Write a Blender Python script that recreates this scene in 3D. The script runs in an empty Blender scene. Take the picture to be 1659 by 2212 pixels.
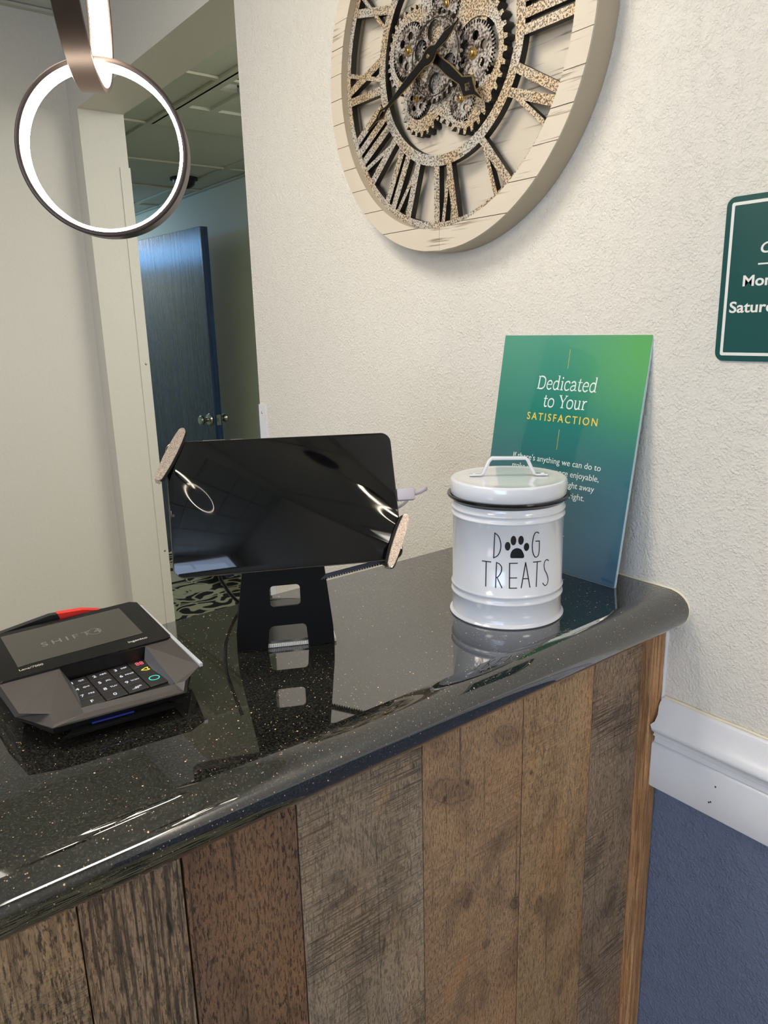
import bpy, bmesh, math, random
from mathutils import Vector, Matrix, noise
PI = math.pi
C = bpy.context.scene.collection
Z0 = 1.5                       # eye height above the floor; positions below are relative to the eye

# ------------------------------------------------------------------ camera
def R3(v): return Vector((v[0], v[1], v[2] + Z0))
yaw, pitch, roll = 0.652661, -0.248092, -0.024774
F = Vector((math.sin(yaw)*math.cos(pitch), math.cos(yaw)*math.cos(pitch), math.sin(pitch)))
r0 = Vector((math.cos(yaw), -math.sin(yaw), 0)); u0 = r0.cross(F)
r1 = r0*math.cos(roll) + u0*math.sin(roll); u1 = -r0*math.sin(roll) + u0*math.cos(roll)
cam = bpy.data.cameras.new('camera'); cam_o = bpy.data.objects.new('camera', cam); C.objects.link(cam_o)
M = Matrix((r1, u1, -F)).transposed().to_4x4(); M.translation = Vector((0, 0, Z0)); cam_o.matrix_world = M
cam.sensor_fit = 'VERTICAL'; cam.sensor_height = 36; cam.lens = 1604.7/2212*36; cam.clip_start = .01
bpy.context.scene.camera = cam_o
# ------------------------------------------------------------------ world, lights, exposure
sc = bpy.context.scene
sc.view_settings.view_transform = 'Standard'; sc.view_settings.look = 'None'
sc.view_settings.exposure = 0.35; sc.view_settings.gamma = 1; sc.view_settings.use_curve_mapping = False
w = bpy.data.worlds.new('world'); sc.world = w; w.use_nodes = True
w.node_tree.nodes['Background'].inputs[0].default_value = (.55, .7, 1, 1)
w.node_tree.nodes['Background'].inputs[1].default_value = 1.0
def area(name, loc, target, size, size_y, power, col):
    l = bpy.data.lights.new(name, 'AREA'); l.shape = 'RECTANGLE'; l.size = size; l.size_y = size_y
    l.energy = power; l.color = col
    o = bpy.data.objects.new(name, l); C.objects.link(o); o.location = R3(loc)
    o.rotation_euler = (R3(target) - R3(loc)).to_track_quat('-Z', 'Y').to_euler()
    return o
area('window_daylight', (-2.93, -1.25, .10), (0, -.6, -.25), 2.0, 1.3, 34, (.56, .71, 1))
area('ceiling_lamp_and_fill', (-.12, .92, .86), (-.12, .92, -1), .5, .5, 8, (1, .94, .84))
area('ceiling_lamp_and_fill', (-1.9, .2, .86), (-1.9, .2, -1), 1.1, .5, 14, (1, .94, .85))
area('ceiling_lamp_and_fill', (.48, -1.6, .86), (.48, -1.6, -1), .5, .5, 8, (1, .93, .84))  # added behind the viewer to light the wood counter front
area('hall_lamp_and_fill', (1.3, 5.9, .72), (1.35, 5.6, -1), .5, 1.1, 13, (.9, .95, 1))
area('hall_lamp_and_fill', (1.45, 1.3, .70), (1.5, 2.2, -1), .8, .5, 13, (1, .97, .88))  # added fill for the dim hall, no fixture here

# ------------------------------------------------------------------ helpers
def sh(m): 
    m.use_nodes = True; nt = m.node_tree; b = nt.nodes['Principled BSDF']; return nt, b
def srgb(r, g, b):
    f = lambda c: (c/255/12.92 if c <= 10 else ((c/255+.055)/1.055)**2.4)
    return (f(r), f(g), f(b), 1)
def mat(name, col, rough=.5, metal=0, ior=1.5, spec=None, emit=None, es=0, bump=None, coat=0):
    m = bpy.data.materials.new(name); nt, b = sh(m)
    b.inputs['Base Color'].default_value = col; b.inputs['Roughness'].default_value = rough
    b.inputs['Metallic'].default_value = metal; b.inputs['IOR'].default_value = ior
    b.inputs['Coat Weight'].default_value = coat
    if spec is not None: b.inputs['Specular IOR Level'].default_value = spec
    if emit: b.inputs['Emission Color'].default_value = emit; b.inputs['Emission Strength'].default_value = es
    if bump:
        sc_, dist, det = bump
        add_bump(nt, b, sc_, dist, det)
    return m
def N(nt, t, **kw):
    n = nt.nodes.new(t)
    for k, v in kw.items():
        if k in n.inputs: n.inputs[k].default_value = v
        else: setattr(n, k, v)
    return n
def coords(nt, scale=(1, 1, 1), rot=(0, 0, 0), offset=None):
    tc = N(nt, 'ShaderNodeTexCoord'); mp = N(nt, 'ShaderNodeMapping')
    mp.inputs['Scale'].default_value = scale; mp.inputs['Rotation'].default_value = rot
    if offset: mp.inputs['Location'].default_value = offset
    nt.links.new(tc.outputs['Object'], mp.inputs['Vector']); return mp.outputs[0]
def add_bump(nt, b, s, dist, det=3, strength=1, vec=None):
    n = N(nt, 'ShaderNodeTexNoise'); n.inputs['Scale'].default_value = s; n.inputs['Detail'].default_value = det
    nt.links.new(vec or coords(nt), n.inputs['Vector'])
    bp = N(nt, 'ShaderNodeBump'); bp.inputs['Distance'].default_value = dist; bp.inputs['Strength'].default_value = strength
    nt.links.new(n.outputs[0], bp.inputs['Height']); nt.links.new(bp.outputs[0], b.inputs['Normal']); return bp
def ramp(nt, fac, stops, interp='LINEAR'):
    r = N(nt, 'ShaderNodeValToRGB'); r.color_ramp.interpolation = interp
    e = r.color_ramp.elements
    while len(e) < len(stops): e.new(.5)
    for x, (p, c) in zip(e, stops): x.position = p; x.color = c if len(c) == 4 else (*c, 1)
    nt.links.new(fac, r.inputs[0]); return r.outputs[0]
def mix(nt, fac, a, b_, mode='MIX'):
    m = N(nt, 'ShaderNodeMix'); m.data_type = 'RGBA'; m.blend_type = mode
    for i, v in ((0, fac), (6, a), (7, b_)):
        if isinstance(v, (int, float)): m.inputs[i].default_value = v
        elif isinstance(v, tuple): m.inputs[i].default_value = v
        else: nt.links.new(v, m.inputs[i])
    return m.outputs[2]
def math_(nt, op, a, b_=0, c=0):
    m = N(nt, 'ShaderNodeMath'); m.operation = op
    for i, v in enumerate((a, b_, c)):
        if isinstance(v, (int, float)): m.inputs[i].default_value = v
        else: nt.links.new(v, m.inputs[i])
    return m.outputs[0]

def obj(name, bm, mats, parent=None, loc=(0, 0, 0), rot=None, smooth=None, kind=None):
    me = bpy.data.meshes.new(name)
    if isinstance(bm, bpy.types.Mesh): me = bm
    else:
        bmesh.ops.recalc_face_normals(bm, faces=bm.faces[:]) if not bm.get('keep') else None
        bm['x'].to_mesh(me) if isinstance(bm, dict) else bm.to_mesh(me)
    if not isinstance(mats, (list, tuple)): mats = [mats]
    if len(me.materials) == 0:
        for m in mats: me.materials.append(m)
    o = bpy.data.objects.new(name, me); C.objects.link(o); o.parent = parent
    o.location = loc
    if rot is not None: o.rotation_euler = rot
    if smooth is not None:
        for p in me.polygons: p.use_smooth = True
        me.set_sharp_from_angle(angle=math.radians(smooth))
    if kind: o['kind'] = kind
    return o
class B:                                    # thin wrapper so that obj() can take it
    pass
def new(): return BM()
class BM:
    def __init__(s): s.b = bmesh.new()
    def get(s, k): return False
    @property
    def faces(s): return s.b.faces
    def to_mesh(s, me): s.b.to_mesh(me); s.b.free()
_orig = bmesh.ops.recalc_face_normals
def obj_(name, bm, mats, parent=None, loc=(0, 0, 0), rot=None, smooth=None, kind=None, recalc=True):
    me = bpy.data.meshes.new(name)
    if recalc: bmesh.ops.recalc_face_normals(bm, faces=bm.faces[:])
    bm.to_mesh(me); bm.free()
    return obj(name, me, mats, parent, loc, rot, smooth, kind)
def thing(name, label, cat, loc=(0, 0, 0), rot=None, group=None):
    o = bpy.data.objects.new(name, None); C.objects.link(o); o.location = R3(loc)
    if rot is not None: o.rotation_euler = rot
    o['label'] = label; o['category'] = cat
    if group: o['group'] = group
    o.empty_display_size = .05
    return o
def box(bm, x0, x1, y0, y1, z0, z1, mi=0, bev=0):
    v = [bm.verts.new((x, y, z)) for x in (x0, x1) for y in (y0, y1) for z in (z0, z1)]
    fs = [(0, 1, 3, 2), (4, 6, 7, 5), (0, 4, 5, 1), (2, 3, 7, 6), (0, 2, 6, 4), (1, 5, 7, 3)]
    out = []
    for f in fs:
        fc = bm.faces.new([v[i] for i in f]); fc.material_index = mi; out.append(fc)
    if bev:
        es = list({e for f in out for e in f.edges})
        bmesh.ops.bevel(bm, geom=es, offset=bev, segments=2, affect='EDGES', profile=.5)
    return out
def bx(*a, **k):
    bm = bmesh.new(); box(bm, *a, **k); return bm
def prism(bm, pts, z0, z1, mi=0, mside=None, frame=None):
    """pts in 2D -> extruded along z ; frame maps (x,y,z)->Vector"""
    fr = frame or (lambda x, y, z: Vector((x, y, z)))
    lo = [bm.verts.new(fr(x, y, z0)) for x, y in pts]; hi = [bm.verts.new(fr(x, y, z1)) for x, y in pts]
    f = bm.faces.new(hi); f.material_index = mi
    f = bm.faces.new(lo[::-1]); f.material_index = mi if mside is None else mside
    n = len(pts)
    for i in range(n):
        f = bm.faces.new((lo[i], lo[(i+1) % n], hi[(i+1) % n], hi[i])); f.material_index = mi if mside is None else mside
def lathe(bm, prof, n=64, mi=0, cap=True):
    rings = []
    for r, z in prof:
        if r < 1e-6: rings.append([bm.verts.new((0, 0, z))])
        else: rings.append([bm.verts.new((r*math.cos(2*PI*i/n), r*math.sin(2*PI*i/n), z)) for i in range(n)])
    for a, b_ in zip(rings, rings[1:]):
        for i in range(n):
            q = [a[i % len(a)], a[(i+1) % len(a)], b_[(i+1) % len(b_)], b_[i % len(b_)]]
            q = list(dict.fromkeys(q))
            if len(q) > 2: bm.faces.new(q).material_index = mi
def tube(bm, pts, r, n=10, mi=0, caps=True, flat=1.0):
    pts = [Vector(p) for p in pts]; rings = []
    rr = r if isinstance(r, (list, tuple)) else [r]*len(pts)
    t0 = (pts[1]-pts[0]).normalized(); up = Vector((0, 0, 1)) if abs(t0.z) < .9 else Vector((1, 0, 0))
    a = t0.cross(up).normalized()
    for i, p in enumerate(pts):
        t = (pts[min(i+1, len(pts)-1)] - pts[max(i-1, 0)]).normalized()
        a = (a - t*a.dot(t)).normalized(); b_ = t.cross(a)
        rings.append([bm.verts.new(p + (a*math.cos(2*PI*k/n) + b_*math.sin(2*PI*k/n)*flat)*rr[i]) for k in range(n)])
    for x, y in zip(rings, rings[1:]):
        for k in range(n): bm.faces.new((x[k], x[(k+1) % n], y[(k+1) % n], y[k])).material_index = mi
    if caps:
        bm.faces.new(rings[0][::-1]).material_index = mi; bm.faces.new(rings[-1]).material_index = mi
def spline(pts, k=8):
    pts = [Vector(p) for p in pts]; P = [pts[0]*2-pts[1]] + pts + [pts[-1]*2-pts[-2]]; out = []
    for i in range(1, len(P)-2):
        for j in range(k):
            t = j/k; a, b_, c, d = P[i-1:i+3]
            out.append(.5*((2*b_)+(c-a)*t+(2*a-5*b_+4*c-d)*t*t+(3*b_-a-3*c+d)*t**3))
    out.append(pts[-1]); return out
def rrect(w, h, r, n=6):
    out = []
    for cx, cy, a in ((w/2-r, h/2-r, 0), (-w/2+r, h/2-r, PI/2), (-w/2+r, -h/2+r, PI), (w/2-r, -h/2+r, 1.5*PI)):
        for i in range(n+1):
            t = a + PI/2*i/n; out.append((cx+r*math.cos(t), cy+r*math.sin(t)))
    return out
def curve_mesh(name, loops, depth, bevel=0):
    """closed 2D loops (with holes) -> filled extruded mesh, front at z=+depth"""
    cu = bpy.data.curves.new(name, 'CURVE'); cu.dimensions = '2D'; cu.fill_mode = 'BOTH'
    cu.extrude = depth/2
    for lp in loops:
        s = cu.splines.new('POLY'); s.points.add(len(lp)-1); s.use_cyclic_u = True
        for p, q in zip(s.points, lp): p.co = (q[0], q[1], 0, 1)
    o = bpy.data.objects.new(name, cu); C.objects.link(o)
    dg = bpy.context.evaluated_depsgraph_get(); me = bpy.data.meshes.new_from_object(o.evaluated_get(dg))
    bpy.data.objects.remove(o); bpy.data.curves.remove(cu)
    for v in me.vertices: v.co.z += depth/2
    return me
def two_tone(me, mats, zf=.7):
    me.materials.clear()
    for m in mats: me.materials.append(m)
    for p in me.polygons: p.material_index = 0 if p.normal.z > zf else 1
    return me
def text_mesh(name, body, size, align='LEFT', extrude=.0002, shear=0, offset=0, spacing=1.0, width=None):
    cu = bpy.data.curves.new(name, 'FONT'); cu.body = body; cu.size = size; cu.align_x = align
    cu.extrude = extrude; cu.shear = shear; cu.offset = offset; cu.space_character = spacing; cu.resolution_u = 4
    o = bpy.data.objects.new(name, cu); C.objects.link(o)
    dg = bpy.context.evaluated_depsgraph_get(); me = bpy.data.meshes.new_from_object(o.evaluated_get(dg))
    bpy.data.objects.remove(o); bpy.data.curves.remove(cu)
    if width and me.vertices:
        xs = [v.co.x for v in me.vertices]; k = width/(max(xs)-min(xs)); x0 = min(xs)
        off = {'LEFT': 0, 'CENTER': -width/2, 'RIGHT': -width}[align]
        for v in me.vertices: v.co.x = (v.co.x-x0)*k + off
    return me
def circle(cx, cy, r, n=24, ry=None):
    return [(cx+r*math.cos(2*PI*i/n), cy+(ry or r)*math.sin(2*PI*i/n)) for i in range(n)]

# ------------------------------------------------------------------ materials
def wall_mat(name, col, s=150, dist=.0014, lump=True):
    m = bpy.data.materials.new(name); nt, b = sh(m); b.inputs['Roughness'].default_value = .55
    v = coords(nt)
    n1 = N(nt, 'ShaderNodeTexNoise'); n1.inputs['Scale'].default_value = 2.2; n1.inputs['Detail'].default_value = 4; nt.links.new(v, n1.inputs['Vector'])
    d = tuple(c*.93 for c in col[:3])+(1,)
    nt.links.new(mix(nt, n1.outputs[0], d, col), b.inputs['Base Color'])
    n2 = N(nt, 'ShaderNodeTexNoise'); n2.inputs['Scale'].default_value = s; n2.inputs['Detail'].default_value = 3; n2.inputs['Distortion'].default_value = .25; nt.links.new(v, n2.inputs['Vector'])
    h = ramp(nt, n2.outputs[0], [(.38, (0, 0, 0)), (.62, (1, 1, 1))])
    n3 = N(nt, 'ShaderNodeTexNoise'); n3.inputs['Scale'].default_value = s*.25; n3.inputs['Detail'].default_value = 2; nt.links.new(v, n3.inputs['Vector'])
    hh = math_(nt, 'MULTIPLY', h, ramp(nt, n3.outputs[0], [(.3, (.25,)*3), (.7, (1,)*3)]))
    bp = N(nt, 'ShaderNodeBump'); bp.inputs['Distance'].default_value = dist; bp.inputs['Strength'].default_value = .8
    nt.links.new(hh, bp.inputs['Height']); nt.links.new(bp.outputs[0], b.inputs['Normal'])
    return m
m_wall = wall_mat('textured cream paint', srgb(229, 223, 213), 330, .0010)
m_wall_flat = wall_mat('smooth cream paint', srgb(218, 213, 203), 110, .0005)
m_slate = wall_mat('slate blue paint', srgb(106, 116, 142), 300, .0016)
m_hallwall = mat('sage grey paint', srgb(206, 211, 192), .6)
m_white_trim = mat('white semigloss trim', srgb(222, 222, 226), .35, bump=(60, .0006, 4))
m_caulk = mat('cream caulk', srgb(232, 222, 196), .5, bump=(200, .0006, 2))
m_ceil = mat('ceiling tile', srgb(205, 208, 200), .9, bump=(120, .002, 4))
m_tbar = mat('ceiling tee bar', srgb(196, 196, 182), .5)
m_dark = mat('dark recess', srgb(28, 30, 34), .7)
m_blackmetal = mat('black satin metal', srgb(9, 9, 12), .38, spec=.3)
m_blackgloss = mat('black gloss metal', srgb(8, 8, 9), .12, ior=1.6)
m_black = mat('black plastic', srgb(20, 20, 22), .4)
m_white = mat('white enamel', srgb(224, 225, 230), .12, ior=1.55, coat=.3)
m_print = mat('black print', srgb(14, 14, 20), .35)
m_chrome = mat('brushed steel', srgb(190, 190, 185), .25, metal=1)
m_brass = mat('brass', srgb(196, 168, 112), .3, metal=1)
m_rubber = mat('black rubber', srgb(14, 14, 15), .7)
m_gap = mat('shadow gap backing', srgb(18, 15, 13), .9)
m_led = mat('lit diffuser', (1, .9, .75, 1), .5, emit=(1, .89, .73, 1), es=28)
m_lamp = mat('lamp bronze', srgb(70, 60, 56), .35, metal=.6)
m_panel_lit = mat('lit ceiling panel', (1, 1, 1, 1), .5, emit=(1, .93, .82, 1), es=3)
m_panel_blue = mat('lit hall panel', (1, 1, 1, 1), .5, emit=(.8, .92, 1, 1), es=2)
m_glow_blue = mat('added blue glow pane', (.4, .6, .9, 1), .2, emit=(.16, .50, 1, 1), es=3.0)  # glow for the added pane that the hall door mirrors
m_glass_lit = mat('window daylight pane', (.5, .6, .8, 1), .1, emit=(.55, .72, 1, 1), es=1.6)

def granite():
    m = bpy.data.materials.new('black granite'); nt, b = sh(m)
    b.inputs['Roughness'].default_value = .035; b.inputs['IOR'].default_value = 1.85; b.inputs['Coat Weight'].default_value = .8; b.inputs['Coat IOR'].default_value = 1.5; b.inputs['Coat Roughness'].default_value = .02
    v = coords(nt)
    v1 = N(nt, 'ShaderNodeTexVoronoi'); v1.inputs['Scale'].default_value = 900; nt.links.new(v, v1.inputs['Vector'])
    sep = N(nt, 'ShaderNodeSeparateColor'); nt.links.new(v1.outputs['Color'], sep.inputs[0])
    near = math_(nt, 'LESS_THAN', v1.outputs['Distance'], .42)
    rare = math_(nt, 'GREATER_THAN', sep.outputs[0], .982)
    fleck = math_(nt, 'MULTIPLY', near, rare)
    n1 = N(nt, 'ShaderNodeTexNoise'); n1.inputs['Scale'].default_value = 620; n1.inputs['Detail'].default_value = 5; n1.inputs['Roughness'].default_value = .75; nt.links.new(v, n1.inputs['Vector'])
    base = ramp(nt, n1.outputs[0], [(.36, srgb(5, 5, 5)), (.5, srgb(24, 24, 22)), (.6, srgb(58, 56, 50)), (.74, srgb(96, 90, 80))])
    v2 = N(nt, 'ShaderNodeTexVoronoi'); v2.inputs['Scale'].default_value = 420; nt.links.new(v, v2.inputs['Vector'])
    sep2 = N(nt, 'ShaderNodeSeparateColor'); nt.links.new(v2.outputs['Color'], sep2.inputs[0])
    big = math_(nt, 'MULTIPLY', math_(nt, 'LESS_THAN', v2.outputs['Distance'], .3), math_(nt, 'GREATER_THAN', sep2.outputs[0], .992))
    c = mix(nt, fleck, base, mix(nt, sep.outputs[1], srgb(150, 150, 140), srgb(205, 150, 100)))
    c = mix(nt, big, c, srgb(250, 200, 140))
    nt.links.new(c, b.inputs['Base Color'])
    return m
m_granite = granite()

def plank_mat(name, ca, cb, cdark, vscale=1.0, saw=.5, saw_ang=.5, grain=1.0, seed=0, knots=(), ridge=0):
    m = bpy.data.materials.new(name); nt, b = sh(m); b.inputs['Roughness'].default_value = .62
    def nz(scale, rot=0, det=4, rough=.6, off=0, dist=0):
        n = N(nt, 'ShaderNodeTexNoise'); n.inputs['Scale'].default_value = 1; n.inputs['Detail'].default_value = det; n.inputs['Roughness'].default_value = rough; n.inputs['Distortion'].default_value = dist
        nt.links.new(coords(nt, scale, (0, rot, 0), (seed*3.1+off, off, seed*1.7+off)), n.inputs['Vector']); return n.outputs[0]
    W = (1,)*3; K = (0,)*3
    col = mix(nt, ramp(nt, nz((18, 18, 3.0)), [(.36, K), (.62, W)]), ca, cb)
    warm = (min(1, ca[0]*1.18), ca[1]*.92, ca[2]*.68, 1)
    col = mix(nt, ramp(nt, nz((13, 13, 5), .4, 3, .5, 7), [(.5, K), (.72, (.55,)*3)]), col, warm)
    col = mix(nt, ramp(nt, nz((20, 20, 11), .6, 5, .65, 3, .6), [(.5, K), (.78, (.8,)*3)]), col, cdark)
    cracks = ramp(nt, nz((560*vscale, 560, 120*vscale), .02, 4, .75, 1), [(.36, W), (.46, K)])
    fine = ramp(nt, nz((1100, 1100, 240), 0, 2, .6, 5), [(.35, W), (.6, K)])
    long_ = ramp(nt, nz((260*vscale, 260, 5), .01, 3, .6, 9, .4), [(.30, W), (.37, K)])
    zone = ramp(nt, nz((22, 22, 4), 0, 3, .5, 11), [(.35, (.35,)*3), (.6, W)])
    col = mix(nt, math_(nt, 'MULTIPLY', math_(nt, 'MULTIPLY', cracks, zone), .85*grain), col, cdark)
    col = mix(nt, math_(nt, 'MULTIPLY', fine, .36), col, cdark)
    col = mix(nt, math_(nt, 'MULTIPLY', long_, .7), col, cdark)
    sawn = ramp(nt, nz((14, 14, 620), saw_ang, 3, .6, 2, .25), [(.36, W), (.48, K)])
    sz = ramp(nt, nz((11, 11, 9), .4, 3, .5, 4), [(.40, K), (.62, W)])
    sawm = math_(nt, 'MULTIPLY', math_(nt, 'MULTIPLY', sawn, sz), saw)
    col = mix(nt, sawm, col, cdark)
    h = math_(nt, 'SUBTRACT', math_(nt, 'SUBTRACT', 1, math_(nt, 'MULTIPLY', cracks, grain)), sawm)
    if ridge:
        rd = ramp(nt, nz((330, 330, 12), 0, 4, .6, 6, .3), [(.40, W), (.50, K)])
        col = mix(nt, math_(nt, 'MULTIPLY', rd, ridge), col, cdark); h = math_(nt, 'SUBTRACT', h, math_(nt, 'MULTIPLY', rd, 1.5*ridge))
    if knots:
        tc = N(nt, 'ShaderNodeTexCoord'); wob = N(nt, 'ShaderNodeTexNoise'); wob.inputs['Scale'].default_value = 60; wob.inputs['Detail'].default_value = 3
        nt.links.new(tc.outputs['Object'], wob.inputs['Vector'])
        for (kx_, kz_, rx, rz, ang, st) in knots:
            mp = N(nt, 'ShaderNodeMapping'); mp.vector_type = 'TEXTURE'; mp.inputs['Location'].default_value = (kx_, 0, kz_)
            mp.inputs['Rotation'].default_value = (0, ang, 0); mp.inputs['Scale'].default_value = (rx, 1e3, rz)
            nt.links.new(tc.outputs['Object'], mp.inputs['Vector'])
            ln = N(nt, 'ShaderNodeVectorMath'); ln.operation = 'LENGTH'; nt.links.new(mp.outputs[0], ln.inputs[0])
            d = math_(nt, 'ADD', ln.outputs['Value'], math_(nt, 'MULTIPLY', wob.outputs[0], .9))
            f = ramp(nt, math_(nt, 'MULTIPLY', d, .4), [(.35, (.75*st,)*3), (.52, (.45*st,)*3), (.57, (st,)*3), (.64, (.4*st,)*3), (.9, K)] if rx > .004 else [(.4, (st,)*3), (.62, K)])
            col = mix(nt, f, col, cdark if st >= .6 else warm)
    nt.links.new(col, b.inputs['Base Color'])
    bp = N(nt, 'ShaderNodeBump'); bp.inputs['Distance'].default_value = .0012; bp.inputs['Strength'].default_value = 1
    nt.links.new(h, bp.inputs['Height']); nt.links.new(bp.outputs[0], b.inputs['Normal'])
    return m
m_pine = plank_mat('pine post', srgb(200, 158, 114), srgb(186, 140, 96), srgb(140, 92, 56), .30, 0, 0, .2, 7, (), .5)

def gold_speckle():
    m = bpy.data.materials.new('distressed metal leaf'); nt, b = sh(m)
    b.inputs['Metallic'].default_value = .35; b.inputs['Roughness'].default_value = .42
    v = coords(nt)
    a = N(nt, 'ShaderNodeTexNoise'); a.inputs['Scale'].default_value = 420; a.inputs['Detail'].default_value = 4; a.inputs['Roughness'].default_value = .7; nt.links.new(v, a.inputs['Vector'])
    z = N(nt, 'ShaderNodeTexNoise'); z.inputs['Scale'].default_value = 14; z.inputs['Detail'].default_value = 3; nt.links.new(v, z.inputs['Vector'])
    base = mix(nt, ramp(nt, z.outputs[0], [(.42, (0,)*3), (.62, (1,)*3)]), srgb(206, 200, 190), srgb(218, 192, 154))
    c = mix(nt, ramp(nt, math_(nt, 'ADD', a.outputs[0], math_(nt, 'MULTIPLY', z.outputs[0], -.12)), [(.385, (1,)*3), (.455, (0,)*3)]), base, srgb(92, 80, 70))
    nt.links.new(c, b.inputs['Base Color'])
    bp = N(nt, 'ShaderNodeBump'); bp.inputs['Distance'].default_value = .0005; nt.links.new(a.outputs[0], bp.inputs['Height']); nt.links.new(bp.outputs[0], b.inputs['Normal'])
    return m
m_leaf = gold_speckle()
def gear_dark():
    m = bpy.data.materials.new('tarnished silver leaf'); nt, b = sh(m)
    b.inputs['Metallic'].default_value = .6; b.inputs['Roughness'].default_value = .4
    v = coords(nt)
    a = N(nt, 'ShaderNodeTexNoise'); a.inputs['Scale'].default_value = 300; a.inputs['Detail'].default_value = 4; nt.links.new(v, a.inputs['Vector'])
    z = N(nt, 'ShaderNodeTexNoise'); z.inputs['Scale'].default_value = 40; nt.links.new(v, z.inputs['Vector'])
    f = math_(nt, 'ADD', math_(nt, 'MULTIPLY', a.outputs[0], .6), math_(nt, 'MULTIPLY', z.outputs[0], .4))
    nt.links.new(ramp(nt, f, [(.42, srgb(52, 42, 36)), (.5, srgb(140, 126, 116)), (.58, srgb(212, 206, 202))]), b.inputs['Base Color'])
    return m
m_gear = gear_dark()
def whitewood():
    m = bpy.data.materials.new('whitewashed wood'); nt, b = sh(m); b.inputs['Roughness'].default_value = .6
    g = N(nt, 'ShaderNodeTexNoise'); g.inputs['Scale'].default_value = 1; g.inputs['Detail'].default_value = 5
    nt.links.new(coords(nt, (12, 260, 40)), g.inputs['Vector'])
    g2 = N(nt, 'ShaderNodeTexNoise'); g2.inputs['Scale'].default_value = 7; g2.inputs['Detail'].default_value = 2
    nt.links.new(coords(nt), g2.inputs['Vector'])
    f = math_(nt, 'MULTIPLY', ramp(nt, g.outputs[0], [(.34, (1,)*3), (.42, (0,)*3)]), ramp(nt, g2.outputs[0], [(.44, (0,)*3), (.56, (1,)*3)]))
    t = mix(nt, g2.outputs[0], srgb(196, 184, 166), srgb(214, 203, 186))
    nt.links.new(mix(nt, math_(nt, 'MULTIPLY', f, .8), t, srgb(120, 100, 78)), b.inputs['Base Color'])
    return m
m_ww = whitewood()
m_clockside = mat('taupe painted edge', srgb(178, 166, 146), .5)
m_sideblack = mat('blackened edge', srgb(22, 19, 17), .55)

def carpet():
    m = bpy.data.materials.new('scroll carpet'); nt, b = sh(m); b.inputs['Roughness'].default_value = .95
    v = coords(nt)
    n0 = N(nt, 'ShaderNodeTexNoise'); n0.inputs['Scale'].default_value = 5; n0.inputs['Detail'].default_value = 1; nt.links.new(v, n0.inputs['Vector'])
    va = N(nt, 'ShaderNodeVectorMath'); va.operation = 'MULTIPLY_ADD'
    nt.links.new(n0.outputs['Color'], va.inputs[0]); va.inputs[1].default_value = (.45, .45, 0); nt.links.new(v, va.inputs[2])
    vo = N(nt, 'ShaderNodeTexVoronoi'); vo.feature = 'DISTANCE_TO_EDGE'; vo.inputs['Scale'].default_value = 6.5; nt.links.new(va.outputs[0], vo.inputs['Vector'])
    l1 = ramp(nt, vo.outputs['Distance'], [(.05, (1,)*3), (.09, (0,)*3)])
    wv = N(nt, 'ShaderNodeTexWave'); wv.wave_type = 'RINGS'; wv.inputs['Scale'].default_value = 3.2; wv.inputs['Distortion'].default_value = 9; wv.inputs['Detail'].default_value = 1; wv.inputs['Detail Scale'].default_value = 1.3
    nt.links.new(va.outputs[0], wv.inputs['Vector'])
    l2 = ramp(nt, wv.outputs[0], [(.66, (0,)*3), (.78, (1,)*3)])
    f = math_(nt, 'MAXIMUM', l1, l2)
    f3 = N(nt, 'ShaderNodeTexNoise'); f3.inputs['Scale'].default_value = 220; nt.links.new(v, f3.inputs['Vector'])
    nt.links.new(mix(nt, math_(nt, 'MULTIPLY', f, math_(nt, 'ADD', f3.outputs[0], .4)), srgb(20, 21, 24), srgb(196, 190, 156)), b.inputs['Base Color'])
    return m
m_carpet = carpet()
def blue_door():
    m = bpy.data.materials.new('dark blue stained wood'); nt, b = sh(m)
    b.inputs['Roughness'].default_value = .2; b.inputs['IOR'].default_value = 1.7
    g = N(nt, 'ShaderNodeTexNoise'); g.inputs['Scale'].default_value = 1; g.inputs['Detail'].default_value = 6
    nt.links.new(coords(nt, (60, 60, 3)), g.inputs['Vector'])
    nt.links.new(ramp(nt, g.outputs[0], [(.35, srgb(17, 38, 74)), (.6, srgb(32, 66, 116))]), b.inputs['Base Color'])
    bp = N(nt, 'ShaderNodeBump'); bp.inputs['Distance'].default_value = .0008; nt.links.new(g.outputs[0], bp.inputs['Height']); nt.links.new(bp.outputs[0], b.inputs['Normal'])
    return m
m_door = blue_door()

# ------------------------------------------------------------------ setting
XW = .7648; YN, YF = 1.428, 2.422; ZH = .63; ZC = .89; ZF = -1.5; TH = .135; ZHC = .745; XH = 1.95
def struct(name, bm, mats, parent=None):
    o = obj_(name, bm, mats, parent, loc=(0, 0, Z0) if parent is None else (0, 0, 0)); o['kind'] = 'structure'; return o
# clock wall: room side skin with the opening, the part under the chair rail painted slate
bm = bmesh.new()
box(bm, XW, XW+TH, .46, YN, ZF, ZC)
box(bm, XW, XW+TH, -3, .46, -.50, ZC)
box(bm, XW, XW+TH, -3, .46, ZF, -.50, mi=1)
box(bm, XW, XW+TH, YN, YF, ZH, ZC, mi=2)
box(bm, XW, XW+TH, YF, 2.5, ZF, ZC, mi=2)
bmesh.ops.remove_doubles(bm, verts=bm.verts, dist=1e-5)
wall_right = struct('wall_right', bm, [m_wall, m_slate, m_wall_flat])
struct('wall_back', bx(-3, XW, 2.5, 2.62, ZF, ZC), m_wall_flat)
bm = bmesh.new()
box(bm, -3.12, -3, -3.12, -2.35, ZF, ZC); box(bm, -3.12, -3, -.15, 2.62, ZF, ZC)
box(bm, -3.12, -3, -2.35, -.15, ZF, -.6); box(bm, -3.12, -3, -2.35, -.15, .8, ZC)
struct('wall_left', bm, m_wall_flat)
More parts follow.
